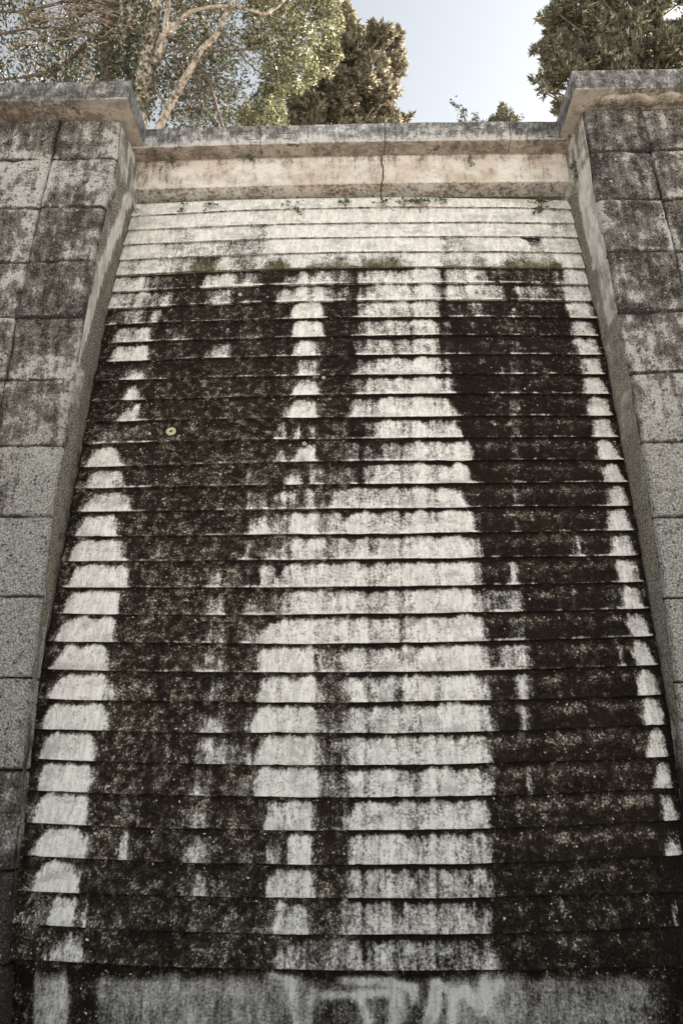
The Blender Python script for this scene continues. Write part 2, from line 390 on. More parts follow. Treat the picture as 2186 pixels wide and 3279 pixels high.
# stains: per course a base level and patches (x0, x1, level [, inset at left top, inset at right top, level at top])
ST = {
0:(-.10,[]),
1:(-.10,[(590,700,.12),(1780,1826,.18)]),
2:(-.10,[(540,625,.3),(780,860,.34),(1760,1840,.2)]),
3:(-.10,[(500,700,.33),(700,850,.46),(1404,1500,.33),(1690,1745,.45,-20,10,.9)]),
4:(-.02,[(384,450,.34),(500,600,.38),(600,700,.62),(700,853,.42),(858,924,.72,15,15,.3),(965,1026,.4,10,10,.1),(1026,1123,.55,10,10,.2),(1140,1300,.62,0,0,.05),(1414,1500,.40,10,10,.1),(1500,1587,.35,0,20,.1),(1600,1810,.55,20,30,.1)]),
5:(.12,[(373,446,.32),(446,520,.6),(513,660,.88),(700,740,.3,0,0,.6),(665,700,.15,0,0,.85),(740,853,.6,0,0,.9),(853,930,.85),(930,1140,.34,0,0,.85),(1140,1328,.30,0,0,.86),(1328,1414,.35),(1414,1500,.25),(1545,1784,.82),(1784,1815,.5)]),
6:(.15,[(361,446,.36),(446,536,.6),(536,678,.9),(680,715,.35,0,0,.7),(715,914,.92),(900,965,.1,0,0,.8),(965,1032,.28),(1032,1210,.40,0,0,.7),(1210,1440,.27),(1440,1500,.22),(1548,1618,.48),(1610,1670,.95),(1666,1806,.66)]),
7:(.95,[(348,388,.6),(388,451,.38),(482,513,.35,0,0,.7),(930,1034,.08,10,0,.1),(1123,1246,.44,0,0,.3),(1246,1440,.44,0,0,.18),(1440,1510,.7),(1510,1557,.4,0,0,.25),(1826,1910,.15,0,0,.12)]),
8:(.95,[(357,482,.36,8,8,.5),(558,594,.45,0,0,.9),(937,1037,.08),(1123,1240,.48),(1240,1440,.4,0,0,.32),(1500,1540,.7),(1834,1925,.22,0,0,.35)]),
9:(.96,[(350,469,.15,10,6,.4),(661,740,.2,10,10,.9),(944,1018,.12,0,5,.3),(1134,1170,.3),(1170,1261,.48),(1261,1441,.36),(1441,1500,.75),(1500,1560,.75),(1845,1935,.2)]),
10:(.96,[(385,460,.35,25,25,1),(945,1022,.22,8,0,.55),(1129,1236,.3,0,0,.52),(1236,1446,.2),(1864,1945,.15)]),
11:(.96,[(400,446,.03,8,8,.85),(938,1022,.05,28,5,.75),(1126,1261,.26,5,0,.4),(1261,1452,.14,0,10,.2),(1876,1955,.1,5,5,.3)]),
12:(.97,[(382,412,.12,20,10,1),(412,440,.02,8,3,.85),(914,1017,.05,35,5,.6),(1124,1172,.08,0,0,.35),(1172,1210,.42),(1210,1456,.13,0,20,.2),(1888,1972,.08,5,8,.25)]),
13:(.96,[(300,428,.62),(878,920,.5),(945,960,.15,5,5,.8),(992,1004,.15,3,3,.8),(1150,1192,.62,0,0,.8),(1192,1468,.15,15,15,.3),(1902,1985,.1,0,10,.4)]),
14:(.96,[(272,390,.1,38,35,.45),(878,912,.3,5,10,.9),(940,1018,.04,25,8,.9),(1083,1125,.7),(1125,1212,.62),(1210,1290,.4,20,0,.5),(1287,1522,.13,0,25,.25),(1917,2000,.08,4,14,.3)]),
15:(.95,[(268,408,.25,30,40,.65),(751,853,.72,0,0,.95),(904,955,.12,8,8,.8),(990,1030,.4,0,0,.85),(1057,1160,.72),(1160,1200,.45),(1190,1511,.13,10,15,.25),(1930,2013,.08,6,14,.35)]),
16:(.95,[(258,418,.1,35,6,.5),(788,857,.6,0,0,.9),(878,955,.32),(965,1030,.45),(1046,1140,.25,20,0,.5),(1135,1486,.13,0,10,.25),(1945,2024,.06,8,16,.35)]),
17:(.95,[(240,373,.08,20,4,.25),(788,920,.35,70,0,.85),(920,1031,.08),(1031,1100,.4,0,0,.5),(1100,1528,.13,20,0,.2),(1949,2036,.06,0,12,.35)]),
18:(.95,[(220,394,.1,14,8,.2),(770,800,.45,0,0,.9),(850,920,.38,15,0,.7),(918,1045,.1,8,0,.2),(1045,1130,.38),(1130,1540,.13,0,8,.25),(1820,1866,.6,0,0,.6),(1850,1864,.3,0,0,.3),(1958,2050,.06,22,10,.35)]),
19:(.95,[(209,415,.06,22,24,.2),(662,711,.22,8,12,.85),(711,830,.8),(835,871,.45),(868,1100,.14,45,0,.3),(1085,1540,.13,0,0,.2),(1628,1652,.42),(1973,2065,.05,6,16,.35)]),
20:(.95,[(195,383,.04,22,4,.16),(662,732,.22,18,25,.85),(780,830,.55,0,0,.9),(850,920,.35,30,0,.7),(915,1035,.08,0,0,.15),(1030,1560,.14,0,0,.22),(1290,1320,.32),(1525,1582,.45),(1581,1678,.6),(1955,1985,.7),(1994,2076,.05,6,14,.35)]),
21:(.95,[(178,366,.04,26,12,.16),(662,732,.22,22,25,.85),(753,829,.42,0,0,.7),(829,1020,.08,70,0,.2),(1015,1560,.13,0,0,.2),(1280,1310,.3),(1640,1690,.7),(2012,2094,.04,2,16,.3)]),
22:(.95,[(164,349,.03,26,10,.16),(349,380,.7),(627,718,.22,30,30,.9),(730,829,.78),(828,1014,.05,25,0,.15),(1010,1100,.33),(1095,1574,.13,0,0,.2),(1602,1706,.42),(1980,2002,.55),(2026,2110,.04,4,22,.3)]),
23:(.95,[(155,345,.03,45,14,.14),(345,376,.25,-5,30,.9),(660,712,.45,5,10,.85),(735,760,.45,0,0,.8),(829,1018,.05,35,5,.15),(1015,1110,.42),(1105,1574,.13,0,0,.2),(1260,1300,.42,0,0,.2),(1651,1706,.3,15,0,.5),(2036,2118,.02,6,16,.25)]),
24:(.94,[(123,335,.03,60,10,.14),(335,362,.3,-5,28,.9),(627,718,.2,35,40,.9),(752,795,.35,0,0,.9),(805,1020,.05,45,8,.2),(1018,1110,.42),(1105,1574,.13,0,0,.2),(1664,1713,.5),(2060,2132,.02,10,14,.3)]),
25:(.94,[(120,308,.03,36,12,.14),(627,815,.34,30,30,.95),(640,690,.08,10,15,.5),(823,1022,.05,15,5,.15),(1022,1110,.45),(1105,1572,.12,0,0,.2),(1664,1700,.95,0,0,.3),(2072,2144,.02,22,14,.3)]),
26:(.95,[(110,300,.03,48,12,.15),(300,345,.78),(600,683,.25,20,25,.9),(720,795,.55,0,0,.95),(813,1022,.06,30,10,.18),(1022,1110,.45),(1105,1576,.12,0,0,.2),(1685,1713,.42),(2090,2160,.03,34,8,.2)]),
27:(.95,[(97,286,.03,45,8,.15),(380,415,.7),(600,670,.36,25,15,.9),(641,665,.1,5,3,.8),(732,775,.62),(836,1014,.07,25,12,.25),(1014,1090,.75,0,0,.9),(1090,1118,.45),(1107,1568,.14,8,8,.3),(2124,2182,.02,12,14,.2)]),
28:(.96,[(94,279,.03,44,10,.2),(378,412,.25,8,10,.95),(558,683,.42,60,20,.95),(612,660,.12,10,10,.7),(745,808,.58,0,0,.95),(848,905,.36,10,0,.6),(913,1004,.05,0,8,.2),(1098,1574,.15,10,15,.35),(2139,2192,.03,16,10,.3)]),
29:(.96,[(108,251,.04,35,8,.25),(275,290,.5,0,0,.9),(606,662,.25,18,18,.95),(730,795,.72),(848,1006,.1,30,14,.3),(1098,1577,.24,8,10,.4),(2139,2200,.75)]),
30:(.96,[(150,244,.05,18,6,.25),(262,280,.3,6,4,.9),(120,140,.5,0,0,.9),(600,630,.6,0,0,.8),(860,995,.12,20,14,.35),(1085,1568,.22,6,10,.4),(2146,2170,.35,8,4,.7)]),
31:(.96,[(150,268,.4,35,45,.95),(210,226,.2,0,0,.3),(560,780,.9,0,0,.78),(868,992,.30,40,0,.6),(992,1130,.6,0,0,.55),(1125,1598,.46,-5,40,.6)]),
}
def patch_level(i, s, t):
    base, ps = ST[i]
    (xl, _), (xr, _) = Lp[i + 1], Rp[i + 1]
    x = xl + (xr - xl) * s
    lv = np.full(s.shape, base)
    wx = np.array([13 * nz(q / 34.0, t_ * 1.1 + i * 2.3, 1.0) + 9 * nz(q / 13.0, t_ * 2.2 + i, 2.0) for q, t_ in zip(x, t)])
    drip = np.array([nz(q / 17.0 + 40, i * 0.10, 3.0) * .9 + nz(q / 60.0 + 9, i * 0.07, 8.0) for q in x])
    tw = np.array([0.22 * nz(q / 46.0, i * 1.9, 5.0) + 0.14 * nz(q / 15.0, i * 1.1, 6.0) for q in x])
    x_t = x; x = x + wx; t = t + tw * np.clip(t * 2, 0, 1)
    for p in ps:
        x0, x1, l = p[:3]; a, b, lt = (p[3:] if len(p) > 3 else (0, 0, l))
        if i >= 8 and x0 > 480 and x1 < 830 and l < .6: l = 0.36 + 0.45 * l
        elif i >= 8 and x0 > 830 and x1 < 1700 and l < .6:
            l += 0.04 + (0.05 if .2 < l < .38 else 0) + (0.05 if i > 25 and l < .3 else 0) - (0.06 if l > .39 else 0); lt += 0.06
        if i >= 13 and x0 < 200 or x0 > 1900: l -= 0.04
        k = np.clip(t, 0, 1) ** 1.8
        q0 = x0 + a * k; q1 = x1 - b * k; L = l + (lt - l) * np.clip(t, 0, 1) ** 2.2
        w = (12.0 + (0 if x1 - x0 < 45 else 20.0)) if i > 6 else (46.0 if x1 - x0 > 55 else 24.0)
        m = np.clip((x - q0) / w + .5, 0, 1) * np.clip((q1 - x) / w + .5, 0, 1)
        lv = lv * (1 - m) + L * m
    lv = lv + (0.30 if i > 4 else 0.08) * drip * (0.4 + 0.6 * ((x_t > 420) & (x_t < 1830)))
    return lv, x_t, tw

wall = empty('stepped_cascade_wall', (0, 5.3, 0), 'tall stepped stone cascade wall of overlapping pale slabs streaked black with algae, between two piers', 'wall')
prof = [(0.0, 0.10), (0.0, -0.016), (0.012, -0.0235), (0.035, -0.0245), (0.12, -0.0215), (0.25, -0.018), (0.40, -0.014),
        (0.55, -0.010), (0.68, -0.006), (0.80, -0.002), (0.90, 0.001), (1.0, 0.004), (1.06, 0.03)]
lines = [joint_line(i) for i in range(33)]
for i in range(32):
    s, u, Pb = lines[i + 1]; _, _, Pt = lines[i]
    V = []; dk = []; spk = []; mo = []
    # chipped lower arris
    chip = np.array([max(0, nz(q * 60, i * 5.1, 3) - 0.28) * 0.012 + max(0, nz(q * 11, i * 2.1, 9) - 0.30) * 0.010 for q in s])
    bow = np.array([nz(q * 4, i * 1.7, 5) * 0.006 for q in s])
    for (t, dy) in prof:
        P = Pb * (1 - t) + Pt * t
        P = P.copy(); P[:, 1] += dy + bow
        if t < 0.05: P[:, 2] += chip; 
        if dy < -0.02 and t < 0.05: P[:, 1] += chip * 0.8
        P[:, 2] += 0.002
        V.append(P)
        lv, x, tw = patch_level(i, s, np.full(s.shape, t))
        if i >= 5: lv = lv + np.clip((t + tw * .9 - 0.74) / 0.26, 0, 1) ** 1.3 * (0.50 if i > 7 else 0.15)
        if t >= 0.9: lv = lv + (0.32 if i > 4 else 0.15) * (0.6 + 0.4 * (t >= 1.0))  # painted joint shadow: strip darkened below the slab above
        if 0.01 < t < 0.05 and 5 <= i <= 22: lv = lv - np.clip(0.25 + 0.5 * np.array([nz(q / 30.0, i * 1.3, 3.3) for q in x]), 0, .45)
        if t > 1.0 or dy > 0.05: lv = lv * 0 + (0.75 if i > 5 else 0.45)
        if t == 0: lv = np.maximum(lv, 0.46 if i <= 6 else 0.8)  # undersides coloured dark, standing in for shade beneath the lip
        # edges against the recess are darker
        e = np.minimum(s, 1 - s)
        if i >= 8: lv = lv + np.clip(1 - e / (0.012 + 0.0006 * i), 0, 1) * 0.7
        sv = np.zeros(s.shape)
        if i >= 5:
            left = ((x > Lp[i + 1][0]) & (x < 1120)).astype(float)
            low = min(1, max(0, (i - 5) / 12.0))
            sv += left * (0.35 + 0.45 * low) * (0.75 + 0.45 * (1 - t))
            band = math.exp(-((t - 0.66) / 0.17) ** 2)
            rb = np.clip((x - 1500) / 60, 0, 1) * np.clip((2080 - x) / 60 if i < 20 else (2140 - x) / 60, 0, 1)
            sv += rb * ((1.0 if 12 <= i <= 28 else 0.35) * band * (0.8 if i > 12 else 0.5) + (0.08 if i < 25 else 0.32) + (0.15 if i < 12 else 0))
        m = np.zeros(s.shape)
        if 2 <= i <= 6:
            lo = {2: .25, 3: .45, 4: .75, 5: .45, 6: .35}[i] * (1.0 if i == 4 else .8)
            m += lo * np.clip((lv - .15) * 3, 0, 1) * (1.1 - 0.5 * t)
        if 7 <= i <= 12:
            m += 0.42 * np.clip((x - 1580) / 40, 0, 1) * np.clip((1800 - x) / 60, 0, 1) * (0.3 + 0.7 * np.clip((t - .5) * 2, 0, 1))
            m += 0.22 * np.clip((x - 600) / 80, 0, 1) * np.clip((850 - x) / 60, 0, 1) * (i > 8) * np.clip((t - .4) * 2, 0, 1)
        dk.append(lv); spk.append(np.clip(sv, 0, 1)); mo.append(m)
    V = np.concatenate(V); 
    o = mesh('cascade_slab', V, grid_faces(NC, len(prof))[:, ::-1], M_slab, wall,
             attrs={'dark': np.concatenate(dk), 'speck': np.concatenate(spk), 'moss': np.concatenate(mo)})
    if i == 0: o['label'] = 'thin clean topmost slab with weeds'
    if i == 31: o['label'] = 'lowest slab above the plinth'

# lichen rosettes on the slabs
def rosette(u, v, r):
    c = at_b(u, v); n = Vector((0, -1, 0.17)).normalized(); ax = Vector((1, 0, 0)); ay = n.cross(ax).normalized()
    c = c + n * 0.026
    Vv = []; Fs = []; N = 18
    rings = [(0.30, -.004), (0.38, .002), (0.5, .004), (0.8, .004), (1.0, -.006)]
    for k, (q, hgt) in enumerate(rings):
        for j in range(N):
            a = 2 * math.pi * j / N; rr = r * q * (1 + 0.16 * nz(math.cos(a) * 2 + u, math.sin(a) * 2 + v))
            Vv.append(c + ax * math.cos(a) * rr + ay * math.sin(a) * rr + n * hgt)
    for k in range(len(rings) - 1):
        for j in range(N):
            q = (j + 1) % N
            Fs.append((k * N + j, k * N + q, (k + 1) * N + q, (k + 1) * N + j))
    return mesh('lichen_rosette', Vv, Fs, M_lich, wall)
for (u, v, r) in [(549, 1385, .045), (481, 1393, .012), (770, 948, .020), (1036, 1214, .018), (1643, 997, .018), (975, 1425, .02), (1030, 1255, .006), (1678, 1250, .008), (1582, 1363, .012)]:
    rosette(u, v, r)

# plinth under the slabs, with faded scratched scrawl
def plinth():
    s, u, Pt = lines[32]
    NR = 64; V = []; dk = []; spk = []
    seg = [((865,3120),(930,3140),.35),((930,3140),(950,3275),.4),((985,3279),(1000,3180),.35),((1110,3140),(1250,3145),.5),((1250,3145),(1320,3165),.45),((1320,3165),(1325,3200),.45),
           ((1150,3190),(1180,3279),.6),((1040,3190),(1250,3178),.45),((1255,3185),(1265,3279),.45),((1285,3190),(1300,3260),.35),((1380,3279),(1395,3150),.55),((1395,3150),(1440,3170),.6),((1395,3180),(1390,3240),.5),
           ((1445,3279),(1450,3190),.5),((1450,3190),(1490,3175),.55),((1490,3175),(1540,3240),.55),((1550,3130),(1545,3230),.5),((1360,3279),(1400,3200),.4),((1540,3210),(1600,3150),.4)]
    zt = Pt[:, 2]
    for k in range(NR):
        t = k / (NR - 1)
        z = zt + 0.02 - (t ** 1.25) * (zt + 0.02)
        P = np.stack([Pt[:, 0], Pt[:, 1] * 0 + 5.155 - 0.0 * t, z], 1)
        P[:, 1] += np.array([nz(a * 3, b * 3) * 0.008 for a, b in zip(P[:, 0], z)])
        V.append(P)
        # measured columns
        uu = []; vv = []
        for p in P:
            X, Y, Z = p[0], p[1], p[2] - EYE
            x = X * cy_ + Y * sy_; y = -X * sy_ + Y * cy_; zc = y * cp + Z * sp; yc = -y * sp + Z * cp
            uu.append(1093 + F * x / zc); vv.append(1639.5 - F * yc / zc)
        uu = np.array(uu); vv = np.array(vv)
        xs = [0, 95, 110, 210, 225, 300, 320, 430, 600, 700, 860, 900, 1000, 1090, 1200, 1350, 1450, 1600, 1665, 1700, 1800, 2000, 2100, 2186, 2300]
        ls = [1.0, 1.0, .40, .32, .75, .75, .55, .46, .44, .46, .48, .48, .56, .55, .57, .56, .48, .36, .42, .60, .43, .45, .65, .9, 1.0]
        lv = np.interp(uu, xs, ls)
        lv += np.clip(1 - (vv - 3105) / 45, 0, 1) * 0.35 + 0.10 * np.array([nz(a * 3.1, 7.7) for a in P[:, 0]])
        for (a, b, w) in seg:
            ax, ay = a; bx, by = b; dx, dy = bx - ax, by - ay; q = np.clip(((uu - ax) * dx + (vv - ay) * dy) / (dx * dx + dy * dy), 0, 1)
            d = np.hypot(uu - ax - q * dx, vv - ay - q * dy)
            lv -= 0.85 * w * np.exp(-(d / 15) ** 2)
        dk.append(lv); spk.append(np.full(s.shape, 0.42))
    V = np.concatenate(V)
    mesh('plinth', V, grid_faces(NC, NR), M_plinth, wall, attrs={'dark': np.concatenate(dk), 'speck': np.concatenate(spk), 'moss': np.zeros(len(V))})
plinth()
# core behind the slabs
Vb, Fb = box(-2.9, 2.9, 5.72, 6.25, 0, 7.2)
mesh('backing_wall', Vb, Fb, M_gap, wall, smooth=False)

# ---------------------------------------------------------------- coping and lintel stones (parapet)
ZB = 7.728                        # bed level of the top course
def stone_prism(name, loops, mat, parent, attrs_fn=None, n=24, nzamp=0.003, seed=0):
    """loops: left and right cross-sections (lists of points, same length, closed); swept in n steps"""
    A, B = [np.array([tuple(p) for p in q]) for q in loops]; k = len(A); V = []; at_d = []
    for j in range(n + 1):
        w = j / n; P = A * (1 - w) + B * w
        for m, p in enumerate(P):
            o = np.array([0, nz(p[0] * 5 + seed, m * 1.7) * nzamp, nz(p[0] * 7 + seed, m * 2.9, 4) * nzamp])
            V.append(p + o)
    Fs = []
    for j in range(n):
        for m in range(k):
            q = (m + 1) % k
            Fs.append((j * k + m, j * k + q, (j + 1) * k + q, (j + 1) * k + m))
    Fs.append(tuple(range(k - 1, -1, -1))); Fs.append(tuple(n * k + m for m in range(k)))
    at_ = attrs_fn(np.array(V), k) if attrs_fn else None
    return mesh(name, V, Fs, mat, parent, smooth=False, attrs=at_)
parapet = empty('parapet', (0, 5.8, ZB), 'grey stone parapet coping over a cracked warm travertine lintel above the slabs', 'parapet')
XLc, XRc = -2.52, 2.47
def section(x, yf, yb, z0, z1, bev=0.008, rows=4):
    pts = []
    for y in np.linspace(yb, yf + bev, 3): pts.append((x, y, z0))            # underside, back to front
    for q in np.linspace(0, 1, rows): pts.append((x, yf, z0 + bev + (z1 - z0 - 2 * bev) * q))
    pts += [(x, yf + bev, z1), (x, yb, z1)]
    return pts
def cap_attr(level, warmlevel=1.0, streaky=0.0):
    def f(V, k):
        d = np.full(len(V), level); w = np.zeros(len(V))
        idx = np.arange(len(V)) % k
        w[idx < 3] = warmlevel; d[idx < 3] = 0.40
        w[idx == 3] = 0.25 * warmlevel; d[idx == 3] = 0.25
        d[idx == 4] = level - 0.12
        return {'dark': d, 'warm': w}
    return f
# coping: joints at measured columns
cu = [(470, 478), (832, 472), (1232, 458), (1637, 460), (1800, 461)]
xs = [at(u_, v_, 5.33).x for u_, v_ in cu]; xs[0] = XLc; xs[-1] = XRc
tops = [0.268, 0.262, 0.266, 0.258]
arch = lambda x: 0.028 * (1 - ((x - 0.0) / 2.5) ** 2) - 0.012
for k in range(4):
    a, b = xs[k] + (0.004 if k else 0), xs[k + 1] - (0.004 if k < 3 else 0)
    Ls = section(a, 5.33, 6.2, ZB + arch(a), ZB + arch(a) + tops[k]); Rs = section(b, 5.33 + rnd.uniform(-.004, .004), 6.2, ZB + arch(b), ZB + arch(b) + tops[k])
    o = stone_prism('coping_stone', (Ls, Rs), M_cap, parapet, cap_attr([.66, .56, .60, .78][k]), 26, 0.005, k * 3.3)
# lintel: two stones with a ragged crack
def lintel():
    zc = ZB - 0.393
    xc_top = at(1220, 505, 5.5).x
    crack = [(0, 0.0), (.12, .012), (.25, -.004), (.35, .010), (.5, .024), (.62, .012), (.8, .018), (1.0, -.004)]
    for side in (0, 1):
        NX, NZ = 40, 12; V = []; dk = []
        for j in range(NZ + 4):
            for i in range(NX + 1):
                if j <= 2:   y, q = [5.70, 5.60, 5.51][j], 0.0
                elif j == NZ + 3: y, q = 5.70, 1.0
                else: y, q = 5.50, (j - 3) / (NZ - 1) if j - 3 < NZ else 1.0
                q = min(q, 1.0)
                off = np.interp(1 - q, [c[0] for c in crack], [c[1] for c in crack])
                xa, xb = (XLc, xc_top + off - .007) if side == 0 else (xc_top + off + .008, XRc)
                x = xa + (xb - xa) * i / NX
                z = zc + arch(x) + (0.391) * q
                if 0 < q < 1: y += nz(x * 4, z * 4) * 0.004
                V.append((x, y, z))
                lf = 0.20 + (0.18 if q > .8 else 0)
                lf += 0.32 * max(0, 1 - (x - XLc) / 0.5) * (0.5 + 0.5 * q)
                lf += 0.25 * max(0, 1 - abs(x - xc_top) / 0.15) * q
                if j <= 2: lf = 0.42
                dk.append(lf)
        mesh('lintel_stone', V, grid_faces(NX + 1, NZ + 4), M_lint, parapet, attrs={'dark': dk})
lintel()

# ---------------------------------------------------------------- piers
edgeL = [(388,367),(377,505),(352,590),(338,665),(318,752),(300,835),(268,1010),(237,1212),(203,1420),(165,1650),(135,1910),(97,2170),(66,2467),(40,2760),(14,3070),(-8,3400)]
edgeR = [(1865,340),(1887,481),(1908,636),(1930,720),(1946,804),(1979,992),(2018,1193),(2055,1415),(2093,1655),(2129,1915),(2163,2183),(2196,2467),(2228,2760),(2258,3090),(2280,3400)]
def edge_fn(pts):
    P = [at(u, v, 5.0) for u, v in pts]; z = np.array([p.z for p in P])[::-1]; x = np.array([p.x for p in P])[::-1]
    return lambda q: float(np.interp(q, z, x))
EL, ER = edge_fn(edgeL), edge_fn(edgeR)
bl = [l[2][0] for l in lines]; br = [l[2][-1] for l in lines]
def back_fn(bp):
    z = np.array([p[2] for p in bp])[::-1]; x = np.array([p[0] for p in bp])[::-1]; return lambda q: float(np.interp(q, z, x))
BL, BR = back_fn(bl), back_fn(br)

def block(name, parent, quad, y=5.0, rad=0.012, tone=(.5, .5), moss=0.0, rough=0.006, nx=18, nzz=12, corner=None, seed=0.0, depth=0.16, frame=0.0):
    """quad: (x,z) bottom-left, bottom-right, top-right, top-left. Front face at y, soft arrises, skirts run back."""
    bl_, br_, tr_, tl_ = [np.array(q, float) for q in quad]
    V = []; dk = []; ms = []
    us = [-1] + list(np.concatenate([[0, .02, .06], np.linspace(.12, .88, nx - 6), [.94, .98, 1]])) + [-2]
    vs = [-1] + list(np.concatenate([[0, .03, .08], np.linspace(.16, .84, nzz - 6), [.92, .97, 1]])) + [-2]
    W = abs(br_[0] - bl_[0]); H = abs(tl_[1] - bl_[1])
    for v in vs:
        for u in us:
            vv = 0 if v == -1 else (1 if v == -2 else v); uu = 0 if u == -1 else (1 if u == -2 else u)
            p = (bl_ * (1 - uu) + br_ * uu) * (1 - vv) + (tl_ * (1 - uu) + tr_ * uu) * vv
            px, pz = p
            jag = 0.007
            if uu in (0, 1): px += nz(pz * 9, seed, 1) * jag
            if vv in (0, 1): pz += nz(px * 7, seed, 2) * jag
            d = min(uu * W, (1 - uu) * W, vv * H, (1 - vv) * H)
            r = rad
            if corner is not None:          # heavily worn inner arris
                dc = ((1 - uu) * W) if corner[0] > 0 else uu * W
                rc = corner[1] * (0.7 + 0.5 * nz(pz * 5, seed, 4))
                if dc < rc: px -= corner[0] * (rc - math.sqrt(max(0, rc * rc - (rc - dc) ** 2))) * 0.12
            yy = y + nz(px * 2.3, pz * 2.3, seed) * rough * 2.6 + nz(px * 9, pz * 9, seed) * rough * 2.0 + nz(px * 30, pz * 30, seed) * rough * 0.8
            if d < r: yy += r - math.sqrt(max(0, r * r - (r - d) ** 2))
            if corner is not None and dc < rc: yy += (rc - math.sqrt(max(0, rc * rc - (rc - dc) ** 2))) * 0.9
            if u < 0 or v < 0: yy = y + depth
            V.append((px, yy, pz))
            lv = tone[0] * (1 - uu) + tone[1] * uu
            if len(tone) > 2: lv = lv * (vv) + (tone[2] * (1 - uu) + tone[3] * uu) * (1 - vv)
            if frame and d < 0.05: lv -= frame * (1 - d / 0.05)
            ew = 0.5 + nz(seed, 3.3, 1.1)
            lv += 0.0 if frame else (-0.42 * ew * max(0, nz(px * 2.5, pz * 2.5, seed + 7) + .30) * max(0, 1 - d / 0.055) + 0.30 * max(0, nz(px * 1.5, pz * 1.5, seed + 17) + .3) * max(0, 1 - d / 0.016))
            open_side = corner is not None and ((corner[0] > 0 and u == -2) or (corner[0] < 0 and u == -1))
            if v < 0 or (u < 0 and not open_side): lv = 1.6  # joint faces painted near black, joint shade put into the colour; edges follow
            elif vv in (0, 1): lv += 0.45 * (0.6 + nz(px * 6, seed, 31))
            dk.append(lv); ms.append(moss * (1 - 0.6 * vv) if moss else 0)
    nU = len(us); nV = len(vs)
    return mesh(name, V, grid_faces(nU, nV), M_block, parent, attrs={'dark': dk, 'moss': ms})

zj = lambda u, v: at(u, v, 5.0).z
rowsL = [ZB, zj(270, 508), zj(250, 664), zj(200, 836), zj(160, 1014), zj(130, 1216), zj(100, 1427), zj(80, 1652), zj(70, 1910), zj(50, 2170), zj(30, 2467), zj(20, 2790), 0.42, 0.0]
rowsR = [ZB, zj(1990, 482), zj(2020, 637), zj(2060, 804), zj(2080, 996), zj(2100, 1194), zj(2120, 1415), zj(2140, 1655), zj(2155, 1915), zj(2175, 2183), zj(2186, 2470), zj(2186, 2790), 0.42, 0.0]
vjL = [at(197, 380, 5), at(165, 510, 5), at(130, 670, 5), at(92, 835, 5), at(50, 1020, 5), at(18, 1220, 5), at(-20, 1440, 5)]
vjR = [at(2053, 350, 5), at(2085, 480, 5), at(2120, 640, 5), at(2163, 810, 5), at(2200, 1000, 5), at(2240, 1200, 5), at(2280, 1415, 5)]
def vj_fn(P):
    z = np.array([p.z for p in P])[::-1]; x = np.array([p.x for p in P])[::-1]; return lambda q: float(np.interp(q, z, x))
VL, VR = vj_fn(vjL), vj_fn(vjR)
toneL = [(.62,.22,.50,.25),(.42,.25,.50,.30),(.62,.52,.58,.45),(.66,.58,.62,.46),(.60,.36,.58,.28),(.55,.30,.50,.25),(.30,.10,.24,.10),(.05,.08,.02,.08),(-.05,.10,-.05,.10),(-.05,.15,-.02,.20),(.05,.3,.6,.9),(1.0,1.1,1.1,1.1),(1.1,1.1,1.1,1.1)]
toneLo = [(.46,.46,.5,.40),(.38,.10,.40,.20),(.52,.34,.56,.38),(.42,.36,.46,.40),(.42,.34,.42,.36),(.4,.4,.4,.4),(.35,.3,.3,.3),(.3,.3,.3,.3),(.3,.3,.3,.3),(.4,.4,.5,.5),(.7,.7,.9,.9),(1.,1.,1.,1.),(1.,1.,1.,1.)]
toneR = [(.52,.66,.55,.62),(.60,.55,.60,.62),(.60,.52,.62,.50),(.62,.60,.66,.62),(.38,.58,.15,.50),(.18,.50,.15,.36),(.08,.40,.05,.30),(.0,.20,.0,.12),(.0,.14,.0,.12),(.05,.15,.1,.2),(.4,.4,.7,.7),(.9,.9,1.,1.),(1.1,1.1,1.1,1.1)]
toneRo = [(.34,.40,.42,.46),(.50,.42,.58,.52),(.66,.60,.64,.60),(.30,.45,.4,.45)] + toneLo[4:]
mossL = [0,0,0,0,0,.05,.05,.05,.1,.15,.3,.35,.3]
def mid_noise(u): return u

